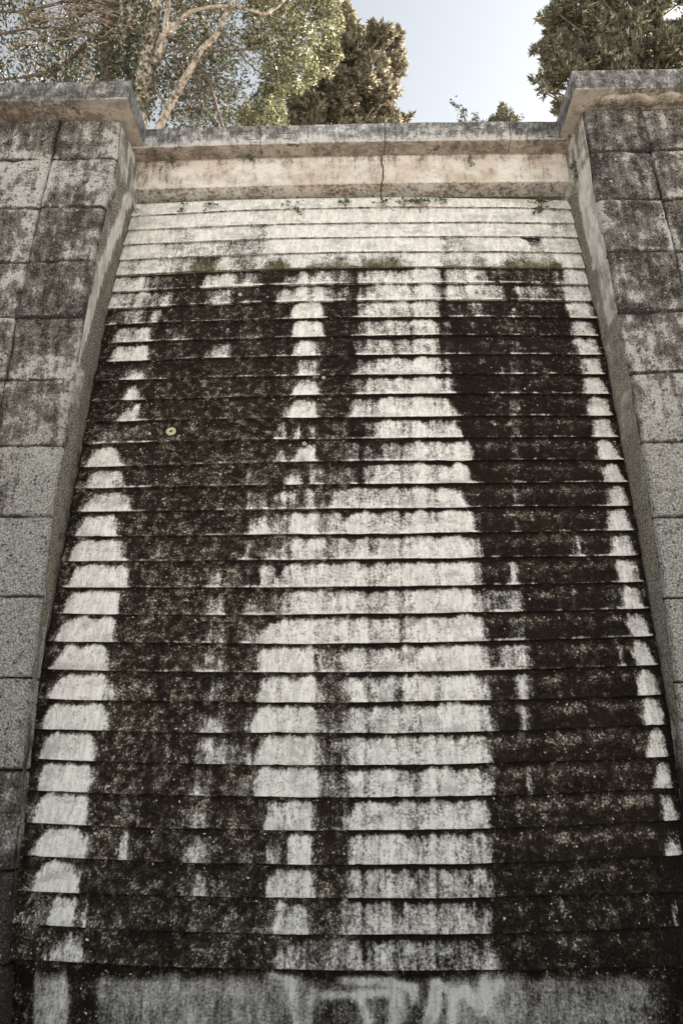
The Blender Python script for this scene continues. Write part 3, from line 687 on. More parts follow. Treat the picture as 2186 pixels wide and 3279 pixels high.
def pier(side):
    L = side == 'l'
    E, Bk, VJ, rows = (EL, BL, VL, rowsL) if L else (ER, BR, VR, rowsR)
    sg = -1 if L else 1
    root = empty('stone_pier', (sg * 3.4, 5.3, 0), 'left stone pier of big pitted grey blocks with a chipped overhanging cap' if L else
                 'right stone pier of dark pitted blocks with a crumbling brown band under its cap', 'pier', 'piers flanking the cascade wall')
    # core mass with the return face of the recess
    zs = np.linspace(0, ZB, 90); NY = 26
    V = []; dk = []; ms = []
    for z in zs:
        yb = max(B0 + B1 * (z - EYE) + 0.05, 5.15)
        if z > ZB - 0.55: yb = 5.9
        for k in range(NY):
            w = k / (NY - 1); y = 5.035 + (6.0 - 5.035) * (w ** 1.6)
            xe, xb = E(z), Bk(z)
            ysl = B0 + B1 * (z - EYE); q = min(1, max(0, (y - 5.0) / max(.05, ysl - 5.0)))
            x = xe + (xb - xe) * q + sg * 0.004
            # mortar skirt swelling between block and slabs
            x += -sg * 0.012 * math.sin(math.pi * q) * (1 if z < ZB - .8 else 0.2) + nz(z * 3, y * 8) * 0.006
            V.append((x, y, z))
            top = np.clip((z - 5.3) / 1.7, 0, 1)
            if L:
                band = 0.5 + 0.28 * (1 - top)
                qc = np.interp(z, [4.7, 5.5, 6.3, 7.0, 7.4], [-0.05, .22, .46, .72, .9]) + 0.10 * nz(z * 2.5, 4.4); hw = 0.13
                if z > 4.6: lv = 0.40 + 0.5 * nz(z * 5, y * 9) if q < qc - hw else (-0.25 if q < qc + hw else 0.62)
                else: lv = 0.42 + 0.45 * q
                if 4.0 < z <= 4.9:
                    ww = (z - 4.0) / .9; lv = (0.42 + 0.45 * q) * (1 - ww) + ww * (0.1 + 0.5 * np.clip((q - .4) * 8, 0, 1))
                if z < 2.6: lv += (2.6 - z) * 0.25
                m_ = 0.45 * np.clip((q - .45) * 5, 0, 1) if z > 3.5 else 0.5
            else:
                lv = 0.28 + 0.1 * q
                if z > 6.0: lv = -0.05 + 0.65 * np.clip((q - .6) * 8, 0, 1) + 0.25 * nz(z * 6, y * 14)
                elif z > 5.3: lv = 0.05 + 0.45 * np.clip((q - .45) * 6, 0, 1) * np.clip((z - 5.3) / .7, .45, 1)
                else: lv = 0.24 + 0.08 * q
                if z < 4.2: lv += (4.2 - z) * 0.12 + 0.2 * q
                if z < 2.2: lv += (2.2 - z) * 0.4
                m_ = 0.35 * np.clip((q - .45) * 5, 0, 1) if z > 5.8 else 0.0
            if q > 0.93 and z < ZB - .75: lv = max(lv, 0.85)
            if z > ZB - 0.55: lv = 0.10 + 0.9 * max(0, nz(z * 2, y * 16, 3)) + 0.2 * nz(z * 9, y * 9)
            dk.append(lv); ms.append(float(m_))
    fc = grid_faces(NY, len(zs))
    mesh('recess_return', V, fc if not L else fc[:, ::-1], M_peb, root, attrs={'dark': dk, 'moss': ms})
    # solid core
    Vc = []; 
    for z in zs:
        xe = E(z) + sg * 0.03
        Vc += [(xe, 5.06, z), (sg * 7.5, 5.06, z), (sg * 7.5, 6.28, z), (xe + sg * 0.25, 6.28, z)]
    n = len(zs); Fs = []
    for i in range(n - 1):
        for k in range(4):
            q = (k + 1) % 4; Fs.append((i * 4 + k, i * 4 + q, (i + 1) * 4 + q, (i + 1) * 4 + k))
    Fs += [(3, 2, 1, 0), tuple((n - 1) * 4 + k for k in range(4))]
    mesh('core', Vc, Fs, M_gap, root, smooth=False)
    # blocks
    g = 0.0085
    for r in range(len(rows) - 1):
        zt, zb = rows[r] - g, rows[r + 1] + g
        if r == 0: zt = rows[0] - 0.003
        j0, j1 = VJ(zt), VJ(zb)
        e0, e1 = E(zt), E(zb)
        tn = (toneL if L else toneR)[r]; to = (toneLo if L else toneRo)[r]
        if r < 6: tn = tuple(q + 0.07 for q in tn); to = tuple(q + 0.07 for q in to)
        y0 = 5.0 + rnd.uniform(-0.016, 0.008) - (0.012 if r in (2, 3) else 0)
        worn = 0.10 if (L and r in (0, 1, 2)) else (0.05 if r < 3 else 0.03)
        rough = 0.009 if r < 6 else 0.007
        if L: quad = [(j1 + g, zb), (e1, zb), (e0, zt), (j0 + g, zt)]
        else: quad = [(e1, zb), (j1 - g, zb), (j0 - g, zt), (e0, zt)]
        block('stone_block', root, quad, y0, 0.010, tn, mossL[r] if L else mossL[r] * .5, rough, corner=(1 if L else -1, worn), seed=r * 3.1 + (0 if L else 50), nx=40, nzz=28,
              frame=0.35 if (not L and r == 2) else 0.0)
        # outer columns, staggered
        xo = j0 + (-sg) * 0 ; cols = [(VJ, None)]
        prev0, prev1 = j0, j1; wd = 1.35
        for c in range(3):
            nx0 = prev0 + sg * (wd + (0.25 if (r + c) % 2 else -0.15)); nx1 = nx0 + (prev1 - prev0) * 0.3
            if L: quad = [(nx1 + g, zb), (prev1 - g, zb), (prev0 - g, zt), (nx0 + g, zt)]
            else: quad = [(prev1 + g, zb), (nx1 - g, zb), (nx0 - g, zt), (prev0 + g, zt)]
            tt = to if c == 0 else (.42, .42, .42, .42)
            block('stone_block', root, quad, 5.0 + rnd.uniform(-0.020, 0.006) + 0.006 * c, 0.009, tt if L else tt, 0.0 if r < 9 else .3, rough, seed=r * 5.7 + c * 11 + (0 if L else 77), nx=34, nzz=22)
            prev0, prev1 = nx0, nx1
    if L:
        zq = at(10, 2862, 4.97).z
        quad = [(-4.6, zq - .045), (E(zq) - .14, zq - .045), (E(zq) - .14, zq), (-4.6, zq)]
        block('base_ledge', root, quad, 4.955, .01, (-.2, -.2), 0, .004, seed=91)
    # cap stones: corner return included
    zc0 = ZB + 0.004; hc = 0.245
    yf = 4.767
    xi = at(410, 298, yf).x if L else at(1840, 275, yf).x
    if L: zc0 = ZB + 0.004
    def cap(xa, xb, dark, seed, crumble=False):
        NX = 60; V = []; dk = []; wm = []
        sec = [(6.2, 0), (5.2, 0), (5.0, 0), (4.90, 0), (4.82, 0), (yf + .010, 0), (yf, .012), (yf, .06), (yf, .12), (yf, .18), (yf, hc - .012), (yf + .014, hc), (5.4, hc + .01), (6.2, hc)]
        for i in range(NX + 1):
            w = i / NX; x = xa + (xb - xa) * w
            for k, (y, z) in enumerate(sec):
                dz = 0.0
                if crumble and k in (3, 4):
                    dz = -0.02 + 0.03 * nz(x * 9, k * 3.0, seed) ; 
                ch = max(0, nz(x * 14, seed, 8) - .32) * 0.03 if k in (5, 6) else 0
                V.append((x, y + nz(x * 6, k * 1.1, seed) * 0.004 + ch, zc0 + z + dz + nz(x * 5, k * 2.2, seed) * 0.004 + ch + (nz(x * 1.2, 2.2, seed) * 0.008 if k in (10, 11) else 0)))
                under = k <= 5
                wm.append(1.0 if k <= 4 else (0.6 if k == 5 else 0.0))
                far = abs(x - xi)
                if under: dk.append((0.20 + 0.35 * min(1, far / 0.7)) if not crumble else (0.9 if k in (1, 2, 3) else 0.45))
                else: dk.append(dark - (0.15 if k in (9, 10, 11) else 0) * 0.5)
        K = len(sec); Fs = []
        for i in range(NX):
            for k in range(K - 1):
                Fs.append((i * K + k, i * K + k + 1, (i + 1) * K + k + 1, (i + 1) * K + k))
        for e, base in ((0, 0), (1, NX * K)):
            o0 = len(V)
            for k in range(K): V.append(V[base + k]); dk.append(0.62 + 0.12 * (k % 3)); wm.append(0.0)  # end faces given a darker colour to tone down the direct sun
            Fs.append(tuple(o0 + k for k in (range(K - 1, -1, -1) if e == 0 else range(K))))
        return mesh('cap_stone', V, Fs, M_cap, root, smooth=False, attrs={'dark': dk, 'warm': wm})
    if L:
        cap(-7.4, -3.62, .68, 2.0); cap(-3.612, xi, .74, 5.0)
    else:
        cap(xi, 3.9, .70, 9.0); cap(3.908, 7.4, .66, 13.0)
        # crumbling brown mortar band under the right cap
        NX = 90; V = []; 
        for i in range(NX + 1):
            x = xi + 0.28 + (5.6 - xi) * i / NX
            a = 0.030 + 0.022 * nz(x * 7, 1) + 0.012 * nz(x * 25, 2); b = 0.085 + 0.045 * nz(x * 6, 5) + 0.02 * nz(x * 22, 7)
            V += [(x, 5.01, ZB - 0.0), (x, 4.985 - b * .4, ZB - a * .25), (x, 4.97 - b, ZB - a * .6), (x, 4.93 - b, ZB + 0.002), (x, 4.93 - b, ZB + 0.01)]
        Fs = []
        for i in range(NX):
            for k in range(4): Fs.append((i * 5 + k, i * 5 + k + 1, (i + 1) * 5 + k + 1, (i + 1) * 5 + k))
        mesh('mortar_band', V, Fs, M_cap, root, attrs={'dark': np.array([.2, .75, .35, .3, .3] * (NX + 1)), 'warm': np.full(len(V), 1.0)})
    return root
pierL = pier('l'); pierR = pier('r')

# ---------------------------------------------------------------- leaves
def leaf_mesh(name, P, size, mat, parent, asp=0.38, up=None, tone=None, bend=0.25, seed=0, kind=None, drop=0.0):
    """many small folded leaves: 4 triangles each"""
    r = np.random.RandomState(seed); n = len(P)
    d = r.normal(size=(n, 3)); d[:, 2] -= drop
    if up is not None: d += up
    d /= np.linalg.norm(d, axis=1)[:, None]
    w = np.cross(d, r.normal(size=(n, 3))); w /= np.linalg.norm(w, axis=1)[:, None]
    nn = np.cross(d, w)
    L = (size * r.uniform(.65, 1.25, n))[:, None]; Wd = L * asp * r.uniform(.8, 1.2, (n, 1))
    a = P - d * L * .5; b = P + w * Wd * .5 + nn * Wd * bend; c = P + d * L * .5 - nn * L * .12; e = P - w * Wd * .5 + nn * Wd * bend
    V = np.stack([a, b, c, e], 1).reshape(-1, 3)
    i = np.arange(n)[:, None] * 4
    Fq = np.concatenate([np.concatenate([i, i + 1, i + 2], 1), np.concatenate([i, i + 2, i + 3], 1)])
    tn = np.clip((tone if tone is not None else r.uniform(0, 1, n)), 0, 1)
    o = mesh(name, V, Fq, mat, parent, smooth=False, attrs={'tone': np.repeat(tn, 4)})
    return o
def limb(parent, name, uv, Y, w, mat, n=9, wob=0.02, seed=0, dY=None):
    """uv: measured points of a limb seen at depth Y; w: widths in metres"""
    P = [at(u, v, (Y if dY is None else Y + dY[k])) for k, (u, v) in enumerate(uv)]
    Q = spline([(*p, ww) for p, ww in zip(P, w)], 6)
    pts = [Vector(q[:3]) + Vector((nz(q[2] * 2, seed), nz(q[2] * 2, seed + 9), 0)) * wob for q in Q]
    V, Fs = tube(pts, [q[3] * .5 * (1 + .12 * nz(q[2] * 4, seed + 3)) for q in Q], n)
    return V, Fs, pts
PXM = 175.0                       # measured pixels per metre among the trees
def mk_tree(name, u, v, Y, label, group=None):
    b = at(u, v, Y); b.z = 7.45
    return empty(name, b, label, 'tree', group), b

def twigs(parent, specs, mat, seed, name='twigs', kind=None):
    J = Join(); r = random.Random(seed)
    for (p, d, L, w) in specs:
        pts = [Vector(p)]; dd = Vector(d).normalized()
        for k in range(5):
            dd = (dd + Vector((r.gauss(0, .22), r.gauss(0, .22), r.gauss(0, .22)))).normalized()
            pts.append(pts[-1] + dd * L / 5)
        V, Fs = tube(pts, [w * (1 - .16 * k) for k in range(6)], 3, False); J.add(V, Fs)
    return mesh(name, J.V, J.F, mat, parent)

def region_points(n, poly_fn, Y0, Y1, umin, umax, vmin, vmax, seed, cl=26, rr=0.22):
    """clusters of leaves on twig ends, in the air where the crown is"""
    r = np.random.RandomState(seed); out = []; cent = []
    while len(out) < n:
        u = r.uniform(umin, umax); v = r.uniform(vmin, vmax)
        if r.uniform() > poly_fn(u, v): continue
        c = np.array(at(u, v, r.uniform(Y0, Y1)))
        k = int(cl * r.uniform(.5, 1.5)); ax = r.normal(size=3); ax /= np.linalg.norm(ax)
        q = c + ax * r.uniform(-1, 1, (k, 1)) * rr * 1.3 + r.normal(size=(k, 3)) * rr * 0.42
        out.extend(q); cent.append((c, ax))
    return np.array(out), cent

# --- 1: ivy-wrapped upright tree on the left
g = 'trees growing on the terrace behind the wall'
t1, b1 = mk_tree('broadleaf_tree', 340, 300, 9.0, 'upright tree with an ivy wrapped trunk, leftmost of the trunks behind the left cap', g)
J = Join()
V, Fs, tp1 = limb(t1, 'trunk', [(330, 520), (338, 330), (342, 200), (345, 80), (350, -80), (356, -300)], 9.0, [.26, .25, .24, .23, .20, .14], M_barkd, 12, .03, 1)
J.add(V, Fs); mesh('trunk', J.V, J.F, M_barkd, t1)
for k, (uv, w) in enumerate([
    ([(345, 90), (280, 133), (238, 175), (182, 218), (63, 246), (-60, 262)], [.10, .085, .075, .06, .045, .03]),
    ([(238, 175), (190, 216), (150, 250), (120, 290)], [.06, .055, .05, .04]),
    ([(345, 10), (217, 3), (168, 14), (80, 35), (0, 33), (-120, 20)], [.08, .06, .055, .05, .045, .03]),
    ([(343, 120), (238, 95), (151, 86), (98, 90), (0, 105), (-90, 130)], [.07, .055, .05, .045, .035, .02]),
    ([(350, -60), (430, -40), (300, 30), (200, 60), (120, 55)], [.07, .05, .04, .035, .02])]):
    V, Fs, _ = limb(t1, 'branch', uv, 9.0, w, M_barkd, 7, .04, k + 4, [0, -.1, -.2, -.3, -.5, -.6][:len(uv)])
    mesh('branch', V, Fs, M_barkd, t1)
V, Fs, _ = limb(t1, 'branch', [(302, 262), (296, 240), (280, 218), (262, 196)], 8.8, [.075, .075, .07, .065], M_bark, 8, .0, 3)
o = mesh('branch', V, Fs, M_bark, t1); o['label'] = 'pale sawn off stub'
def dens1(u, v):
    d = 1.0
    if u < 130 and v > 90: d = 0.33 + 0.35 * (v > 235)
    elif u < 60: d = 0.6
    elif v < 130: d = 0.85
    if 60 < u < 200 and 110 < v < 200: d = .62
    if abs(u - 350) < 45: d = .45
    return d * (0.35 + 1.3 * max(0, nz(u / 55, v / 55, 2) + .5)) * .8
P, cent = region_points(16500, dens1, 8.3, 10.6, -260, 470, -330, 300, 21, 22, .20)
leaf_mesh('crown', P, 0.115, M_leaf, t1, .34, seed=3)
r = random.Random(5); specs = []
for c, ax in cent[::2]: specs.append((c - ax * .35, ax + np.array([0, 0, .25]), .55, .006))
tag(twigs(t1, specs, M_twig, 6), kind='stuff')
specs = []
for k in range(150):
    u = r.gauss(250, 90); v = r.gauss(50, 45)
    specs.append((at(u, v, r.uniform(8.2, 8.9)), (r.choice((-1, 1)) * r.uniform(.4, 1), r.uniform(-.2, .2), r.uniform(-.5, .25)), r.uniform(.35, .95), r.uniform(.006, .011)))
tag(twigs(t1, specs, M_twig, 8, 'dry_twigs'), kind='stuff')
def ivy(parent, path, rad, n, seed, mat=M_ivy, size=.07):
    r = np.random.RandomState(seed); P = []
    for k in range(n):
        q = path[r.randint(0, len(path))]; a = r.uniform(0, 2 * math.pi); R_ = rad * r.uniform(.9, 1.6)
        P.append((q[0] + math.cos(a) * R_, q[1] + math.sin(a) * R_, q[2] + r.uniform(-.12, .12)))
    return leaf_mesh('ivy', np.array(P), size, mat, parent, .85, seed=seed, drop=.8)
ivy(t1, tp1, .15, 1500, 31)

# --- 2: thin dark tree
t2, b2 = mk_tree('broadleaf_tree', 414, 300, 9.6, 'thin dark trunk between the ivy wrapped trunk and the pale forked one', g)
V, Fs, tp2 = limb(t2, 'trunk', [(424, 520), (420, 300), (414, 180), (412, 90), (402, 30), (398, -60), (405, -250)], 9.6, [.16, .15, .14, .14, .13, .11, .07], M_barkd, 9, .05, 8)
mesh('trunk', V, Fs, M_barkd, t2)
V, Fs, _ = limb(t2, 'branch', [(412, 62), (425, 58), (440, 35), (432, 10), (405, -5)], 9.4, [.07, .07, .07, .06, .05], M_bark, 8, .0, 3); mesh('branch', V, Fs, M_bark, t2)
P, cent2 = region_points(4000, lambda u, v: .9 * (0.4 + 1.2 * max(0, nz(u / 50, v / 50, 7) + .4)), 9.2, 10.4, 350, 520, -330, 300, 51, 20, .2)
leaf_mesh('crown', P, .08, M_leaf, t2, .36, seed=52)

# --- 3: pale forked tree with ivy
t3, b3 = mk_tree('broadleaf_tree', 455, 330, 8.4, 'thick pale trunk with light and ivy on it, forking above the left cap corner', g)
V, Fs, tp3 = limb(t3, 'trunk', [(440, 560), (448, 400), (456, 300), (470, 190), (482, 110), (496, 20), (505, -80), (512, -260)], 8.4, [.27, .26, .25, .25, .23, .20, .17, .12], M_bark, 14, .03, 15)
mesh('trunk', V, Fs, M_bark, t3)
for k, (uv, w) in enumerate([
    ([(500, 190), (518, 128), (552, 84), (580, 60), (612, 34), (690, 18), (752, 20), (800, 30), (842, 44), (870, 30), (905, 0), (940, -60)], [.13, .12, .10, .085, .07, .065, .06, .055, .055, .05, .045, .03]),
    ([(490, 210), (514, 160), (530, 80), (540, 30), (538, -20), (545, -120)], [.13, .12, .10, .09, .08, .06]),
    ([(520, 125), (560, 115), (600, 100), (650, 90)], [.06, .05, .04, .02]),
    ([(515, 175), (540, 165), (570, 155), (612, 190)], [.05, .045, .035, .02]),
    ([(545, 15), (590, 30), (640, 126)], [.05, .035, .015])]):
    V, Fs, _ = limb(t3, 'branch', uv, 8.4, w, M_bark, 8, .03, k + 20, [0, -.05, -.1, -.15, -.2, -.25, -.3, -.3, -.3, -.3, -.3, -.3][:len(uv)])
    mesh('branch', V, Fs, M_bark if k < 2 else M_barkd, t3)
ivy(t3, tp3[8:30], .15, 750, 33)
def dens3(u, v):
    d = .8
    if abs(u - 480) < 40: d = .35
    return d * (0.35 + 1.3 * max(0, nz(u / 45, v / 45, 12) + .45))
P, cent3 = region_points(6500, dens3, 8.6, 10.6, 470, 700, -330, 400, 61, 18, .19)
leaf_mesh('crown', P, .095, M_leaf, t3, .38, seed=62)
tag(twigs(t3, [(c - ax * .3, ax + np.array([0, 0, .2]), .5, .006) for c, ax in cent3[::1]], M_twig, 63), kind='stuff')

# --- 4: leaning pale sapling
t4, b4 = mk_tree('broadleaf_tree', 505, 420, 8.0, 'slender bare pale trunk leaning right behind the parapet beside the left cap', g)
V, Fs, tp4 = limb(t4, 'trunk', [(470, 520), (505, 417), (554, 316), (600, 238), (645, 158), (698, 102), (716, 60), (744, 0), (790, -110)], 8.0, [.135, .13, .12, .11, .10, .08, .07, .055, .04], M_bark, 12, .025, 17)
mesh('trunk', V, Fs, M_bark, t4)
for k, (uv, w) in enumerate([
    ([(631, 200), (666, 245), (691, 333), (712, 407), (722, 470)], [.03, .045, .045, .045, .045]),
    ([(655, 160), (733, 160), (803, 152), (860, 146)], [.04, .035, .028, .015]),
    ([(712, 98), (765, 168), (821, 224), (884, 260)], [.035, .03, .025, .015]),
    ([(628, 224), (670, 236), (730, 258)], [.035, .03, .018]),
    ([(602, 240), (560, 190), (520, 150)], [.03, .025, .014]),
    ([(545, 350), (500, 290), (497, 250)], [.035, .03, .02])]):
    V, Fs, _ = limb(t4, 'branch', uv, 8.0, w, M_barkd, 6, .02, k + 40, [0, -.05, -.1, -.15, -.2][:len(uv)])
    mesh('branch', V, Fs, M_barkd, t4)
def dens4(u, v):
    d = .75
    if 770 < u < 870 and 190 < v < 320: d = .25
    if 580 < u < 700 and 300 < v < 420: d = .30
    if u > 800: d *= .9
    return d * (0.3 + 1.4 * max(0, nz(u / 42, v / 42, 22) + .45))
P, cent4 = region_points(9500, dens4, 8.4, 10.4, 560, 900, -330, 430, 71, 18, .18)
leaf_mesh('crown', P, .092, M_leafy, t4, .38, seed=72, tone=np.random.RandomState(4).uniform(0, .75, len(P)))
tag(twigs(t4, [(c - ax * .3, ax + np.array([0, 0, .2]), .5, .0055) for c, ax in cent4[::1]], M_twig, 73), kind='stuff')

# --- lobed crowns
def lobes_points(lobes, dens, seed, shell=.55):
    r = np.random.RandomState(seed); P = []; N = []
    for (c, rad) in lobes:
        c = np.array(c); rad = np.array(rad) if hasattr(rad, '__len__') else np.array([rad] * 3)
        k = int(dens * (rad.prod() ** (2 / 3)) * 12)
        d = r.normal(size=(k, 3)); d /= np.linalg.norm(d, axis=1)[:, None]
        q = (shell + (1 - shell) * r.uniform(0, 1, (k, 1)) ** .5) * (1 + .10 * r.normal(size=(k, 1)))
        P.append(c + d * rad * q); N.append(d)
    return np.concatenate(P), np.concatenate(N)
t5, b5 = mk_tree('broadleaf_tree', 960, 400, 9.6, 'dense yellow green leafy tree filling the middle behind the parapet', g)
r = random.Random(77); lobes = []
for (u, v, rad) in [(900, 60, 60), (980, 40, 70), (1050, 20, 62), (1075, 70, 34), (960, 130, 75), (1040, 130, 58), (1070, 175, 32), (890, 170, 70), (960, 220, 70), (1035, 205, 45), (880, 260, 60), (925, 275, 50), (1000, 240, 30),
                    (850, 330, 60), (880, 355, 45), (830, 400, 60), (880, 400, 45), (880, -40, 70), (960, -60, 80), (1060, -60, 75), (920, -150, 80), (1030, -160, 80), (980, -250, 80), (820, 120, 45), (815, 20, 50), (790, 370, 40)]:
    Y = 9.2 + r.uniform(-.5, .6); lobes.append((at(u, v, Y), rad / PXM * Y / 9.5))
P, N = lobes_points(lobes, 560, 78, .3)
tn = np.random.RandomState(5).uniform(0, 1, len(P))
leaf_mesh('crown', P, .088, M_leafy, t5, .36, up=N * .25, seed=79, tone=tn)
V, Fs = tube([(b5.x, b5.y + .5, 7.3), (b5.x + .05, b5.y + .5, 9.5), (b5.x - .1, b5.y + .5, 12.5)], [.13, .10, .05], 8); mesh('trunk', V, Fs, M_barkd, t5)

def spray_mesh(name, P, N, size, mat, parent, seed, blades=11):
    """cypress sprays: tufts of short thin cones fanning outward and up"""
    r = np.random.RandomState(seed); n = len(P); Vs = []; tone = []
    base = N * 1.0 + np.array([0, 0, .75]) + r.normal(size=(n, 3)) * .35
    base /= np.linalg.norm(base, axis=1)[:, None]
    tt = r.uniform(0, .75, n)
    for k in range(blades):
        d = base + r.normal(size=(n, 3)) * .62; d /= np.linalg.norm(d, axis=1)[:, None]
        L = (size * r.uniform(.45, 1.1, n))[:, None]
        o = P + base * size * r.uniform(-.3, .6, (n, 1)) + r.normal(size=(n, 3)) * size * .16
        w = np.cross(d, r.normal(size=(n, 3))); w /= np.linalg.norm(w, axis=1)[:, None]; w2 = np.cross(d, w)
        wd = L * .20
        a = o + w * wd; b = o - w * wd * .5 + w2 * wd * .87; c = o - w * wd * .5 - w2 * wd * .87; e = o + d * L
        m = o + d * L * .5
        Vs.append(np.stack([a, b, c, e], 1).reshape(-1, 3)); tone.append(np.repeat(np.clip(tt + r.uniform(-.15, .35, n), 0, 1), 4))
    V = np.concatenate(Vs); i = np.arange(len(V) // 4)[:, None] * 4
    Fq = np.concatenate([np.concatenate([i, i + 1, i + 3], 1), np.concatenate([i + 1, i + 2, i + 3], 1), np.concatenate([i + 2, i, i + 3], 1)])
    return mesh(name, V, Fq, mat, parent, smooth=False, attrs={'tone': np.concatenate(tone)})
def cypress(root, b, spec, Y, spread, mat, dens, size, seed, trunk):
    r = random.Random(seed); lobes = []; J = Join()
    for (u, v, rad) in spec:
        y = Y + r.uniform(-spread, spread)
        c = at(u, v, y); rr = rad / PXM * y / 9.5
        lobes.append((c, rr))
        tr = Vector((trunk[0], trunk[1], max(7.5, c.z - .8)))
        V, Fs = tube([tr, (tr + c) * .5 + Vector((0, 0, -.08)), c], [.035, .025, .01], 5, False); J.add(V, Fs)
    tag(mesh('branches', J.V, J.F, M_barkd, root), kind='stuff')
    P, N = lobes_points(lobes, dens, seed + 1, .55)
    # knobbly: clump sprays
    spray_mesh('crown', P, N, size, mat, root, seed + 2)
    V, Fs = tube([(trunk[0], trunk[1], 7.3), (trunk[0], trunk[1], 10), (trunk[0], trunk[1], 14)], [.16, .12, .05], 9); mesh('trunk', V, Fs, M_barkd, root)
t6, b6 = mk_tree('cypress_tree', 1060, 400, 11.5, 'buff brown cypress right of the yellow green tree, against the sky', 'cypresses behind the wall')
spec6 = [(960, 340, 40), (1000, 350, 44), (1015, 290, 44), (930, 385, 36), (1040, 260, 40), (1110, 50, 26), (1125, 90, 30), (1150, 125, 34), (1190, 100, 24), (1197, 82, 14), (1232, 108, 26), (1238, 92, 13), (1268, 118, 22), (1272, 100, 11), (1180, 160, 40), (1240, 160, 36), (1275, 160, 20), (1120, 160, 44), (1130, 220, 44), (1200, 215, 40),
         (1255, 205, 32), (1288, 200, 13), (1280, 225, 16), (1160, 270, 44), (1225, 260, 30), (1250, 245, 18), (1090, 270, 46), (1100, 330, 48), (1170, 320, 42), (1225, 300, 28), (1262, 290, 16), (1275, 283, 9), (1250, 310, 18), (1030, 330, 44), (1050, 390, 46), (1120, 380, 46), (1190, 370, 42), (1240, 355, 22), (1252, 345, 13), (1255, 385, 24),
         (1290, 385, 14), (1315, 374, 7), (1000, 400, 40), (950, 400, 36), (1070, 130, 40), (1040, 200, 42), (1080, 20, 38), (1090, -40, 40), (1060, -90, 44), (1070, -160, 40), (1050, -230, 34), (1045, -290, 24), (1120, 430, 46), (1200, 430, 42), (1270, 430, 30)]
cypress(t6, b6, spec6, 11.3, .5, M_cyp, 190, .105, 90, (at(1080, 300, 11.6).x, 11.6))
t7, b7 = mk_tree('cypress_tree', 2000, 300, 9.8, 'grey green cypress rising behind the right cap', 'cypresses behind the wall')
spec7 = [(1800, 15, 30), (1770, 30, 18), (1745, 55, 15), (1728, 58, 9), (1780, 75, 32), (1755, 115, 18), (1765, 140, 20), (1725, 155, 16), (1708, 160, 9), (1755, 185, 18), (1790, 150, 40), (1745, 215, 14), (1750, 240, 16), (1722, 250, 11), (1706, 257, 7), (1738, 282, 12), (1748, 298, 7), (1775, 230, 24), (1782, 270, 18), (1770, 292, 8), (1795, 200, 30),
         (1850, 20, 44), (1850, 90, 46), (1850, 160, 46), (1830, 220, 34), (1920, 30, 50), (1930, 110, 52), (1920, 180, 50), (1900, 240, 40), (2000, 20, 50), (2010, 90, 52), (2000, 170, 52), (2080, 30, 46), (2090, 110, 50), (2080, 180, 52), (2130, 130, 36), (2160, 150, 40), (2170, 95, 26), (2180, 200, 46),
         (2120, 10, 30), (2180, 5, 18), (2195, 90, 26), (1785, 330, 12), (1782, 352, 9), (1793, 350, 12), (1990, 240, 50), (2080, 250, 50), (2240, 60, 50), (2250, 160, 54), (2310, 100, 50), (1880, -60, 48), (1960, -70, 52), (2050, -70, 52), (2140, -80, 50), (2220, -60, 46), (1920, -150, 48), (2010, -170, 54), (2110, -170, 50), (2180, -160, 44), (1960, -250, 44), (2060, -270, 50), (2130, -260, 40), (2030, -350, 44), (2090, -350, 36), (2060, -430, 34)]
cypress(t7, b7, spec7, 9.9, .55, M_cypg, 220, .10, 120, (at(2020, 200, 10.2).x, 10.2))

# --- sprigs showing above the parapet
def sprig(name, label, stems, Y, mat, lsize, seed, cat='plant'):
    p0 = at(*stems[0][0], Y); root = empty(name, (p0.x, Y, 7.45), label, cat)
    J = Join(); P = []; r = random.Random(seed)
    for st in stems:
        Q = spline([tuple(at(u, v, Y + r.uniform(-.05, .05))) for u, v in st], 5)
        V, Fs = tube([Vector(q) for q in Q], [.010 * (1 - .7 * k / len(Q)) for k in range(len(Q))], 4, False); J.add(V, Fs)
        for q in Q[3:]:
            for _ in range(3): P.append(q + np.array([r.gauss(0, .028), r.gauss(0, .028), r.gauss(0, .025)]))
    mesh('stem', J.V, J.F, M_twig, root)
    leaf_mesh('foliage', np.array(P), lsize, mat, root, .5, seed=seed)
sprig('young_shrub', 'wispy leafy sprig standing against the sky above the parapet', [[(1500, 440), (1490, 380), (1472, 350), (1462, 335), (1452, 324)], [(1488, 385), (1484, 362), (1487, 345)], [(1500, 420), (1510, 385), (1522, 362)], [(1505, 410), (1525, 385), (1532, 368)], [(1500, 400), (1478, 392), (1474, 375)], [(1520, 430), (1538, 395), (1548, 388)]], 7.0, M_leaf, .045, 200)
t8 = empty('young_cypress', (at(1615, 400, 7.4).x, 7.4, 7.45), 'small dark conifer tip poking above the parapet beside the right pier', 'plant')
lob = [(at(u, v, 7.4), rr_ / PXM * .78) for u, v, rr_ in [(1608, 342, 9), (1612, 358, 15), (1605, 378, 20), (1625, 362, 11), (1582, 388, 14), (1572, 384, 8), (1640, 384, 14), (1647, 376, 8), (1610, 400, 30), (1640, 405, 24), (1580, 408, 22)]]
P, N = lobes_points(lob, 420, 210, .3); spray_mesh('foliage', P, N, .055, M_cypg, t8, 211, 9)
V, Fs = tube([(at(1612, 400, 7.4).x, 7.4, 7.4), tuple(at(1610, 345, 7.4))], [.03, .006], 6); mesh('stem', V, Fs, M_barkd, t8)
sprig('young_shrub', 'thin bare twig leaning right of the small dark conifer tip', [[(1650, 430), (1655, 392), (1668, 380), (1675, 372)], [(1575, 430), (1568, 395), (1578, 380), (1590, 372)]], 7.3, M_leaf, .035, 220)

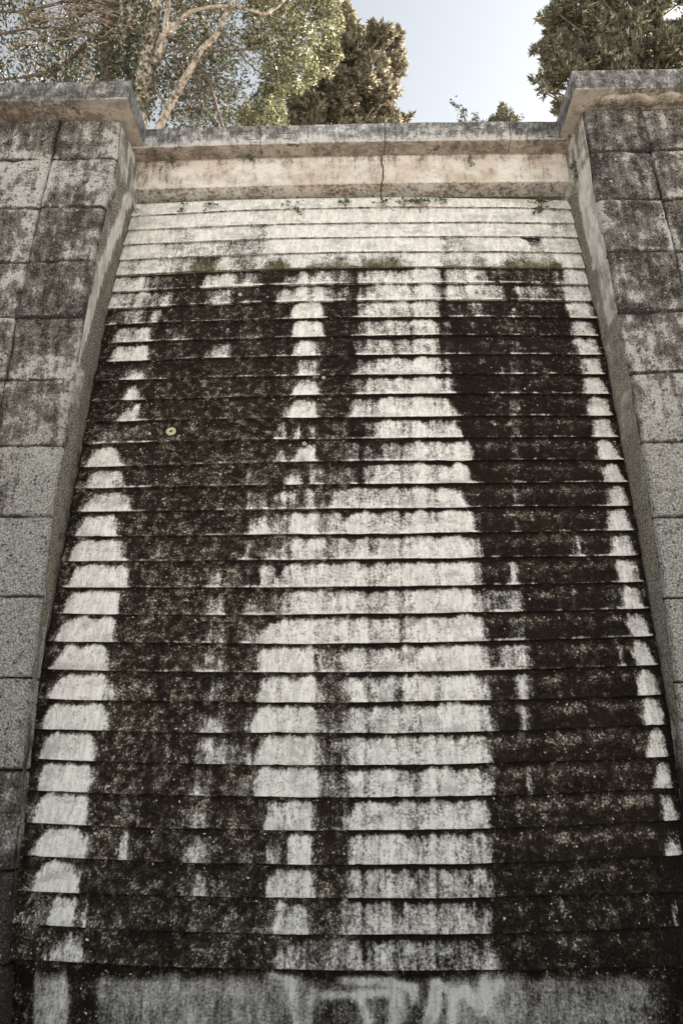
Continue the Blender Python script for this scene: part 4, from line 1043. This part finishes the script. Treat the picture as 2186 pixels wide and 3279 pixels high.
# ---------------------------------------------------------------- weeds rooted in the joints
def weed(u, v, Y, label, wpx, hpx, hang, n, seed, lsize=.020, battered=True):
    p = at_b(u, v) if battered else at(u, v, Y)
    p = p + Vector((0, -0.03, 0))
    root = empty('wall_weed', p, label, 'weed', 'weeds rooted in the wall joints')
    r = random.Random(seed); J = Join(); P = []
    sc_ = 0.0047
    for k in range(n):
        a = r.uniform(-1, 1); L = r.uniform(.4, 1)
        tip = p + Vector((a * wpx * .5 * sc_, -r.uniform(.01, .05), (hpx * L * (1 - abs(a) * .5) * sc_) if r.random() > hang else -hpx * L * sc_))
        midp = (p + tip) * .5 + Vector((0, -.015, .012))
        V, Fs = tube([p, midp, tip], [.0018, .0014, .001], 3, False); J.add(V, Fs)
        for q in (tip, tip * .7 + midp * .3, midp):
            for _ in range(3): P.append(np.array(q) + np.array([r.gauss(0, .008), r.gauss(0, .006), r.gauss(0, .008)]))
    mesh('stem', J.V, J.F, M_twig, root)
    leaf_mesh('foliage', np.array(P), lsize, M_weed, root, .8, seed=seed)
weed(590, 676, 0, 'small fern on the top slab, second weed from the left pier', 26, 18, .3, 7, 301)
weed(679, 673, 0, 'small low fern on the top slab below the left end of the lintel', 30, 12, .2, 7, 302)
weed(440, 688, 0, 'sparse weed at the left end of the top slab', 30, 8, .2, 6, 303, .014)
weed(940, 674, 0, 'trailing weed on the top slab hanging over its joint, left of the lintel crack', 56, 26, .6, 11, 304)
weed(1105, 668, 0, 'bushy little weed on the top slab below the middle of the parapet', 44, 20, .1, 11, 305)
weed(1228, 668, 0, 'weed on the top slab right under the lintel crack', 50, 22, .1, 10, 306)
weed(1352, 666, 0, 'largest weed clump on the top slab right of the lintel crack', 84, 24, .15, 24, 307)
weed(1410, 662, 0, 'thin sprig beside the largest weed clump on the top slab', 34, 16, .1, 6, 308)
weed(1292, 664, 0, 'thin sprig between the crack and the largest weed clump', 30, 20, .1, 6, 309)
weed(1728, 670, 0, 'thick fern clump near the right end of the top slab', 56, 24, .45, 20, 310, .024)
weed(555, 508, 5.5, 'hanging fern near the left end of the lintel', 40, 50, .9, 12, 311, .02, False)
weed(795, 506, 5.5, 'dark hanging weed under the first coping joint', 46, 22, .8, 11, 312, .02, False)
weed(1500, 508, 5.5, 'dark trailing weed on the right half of the lintel', 14, 36, .95, 7, 313, .018, False)
weed(1836, 560, 5.35, 'yellowed weed growing from the inner side of the right pier', 20, 34, .5, 8, 314, .022, False)
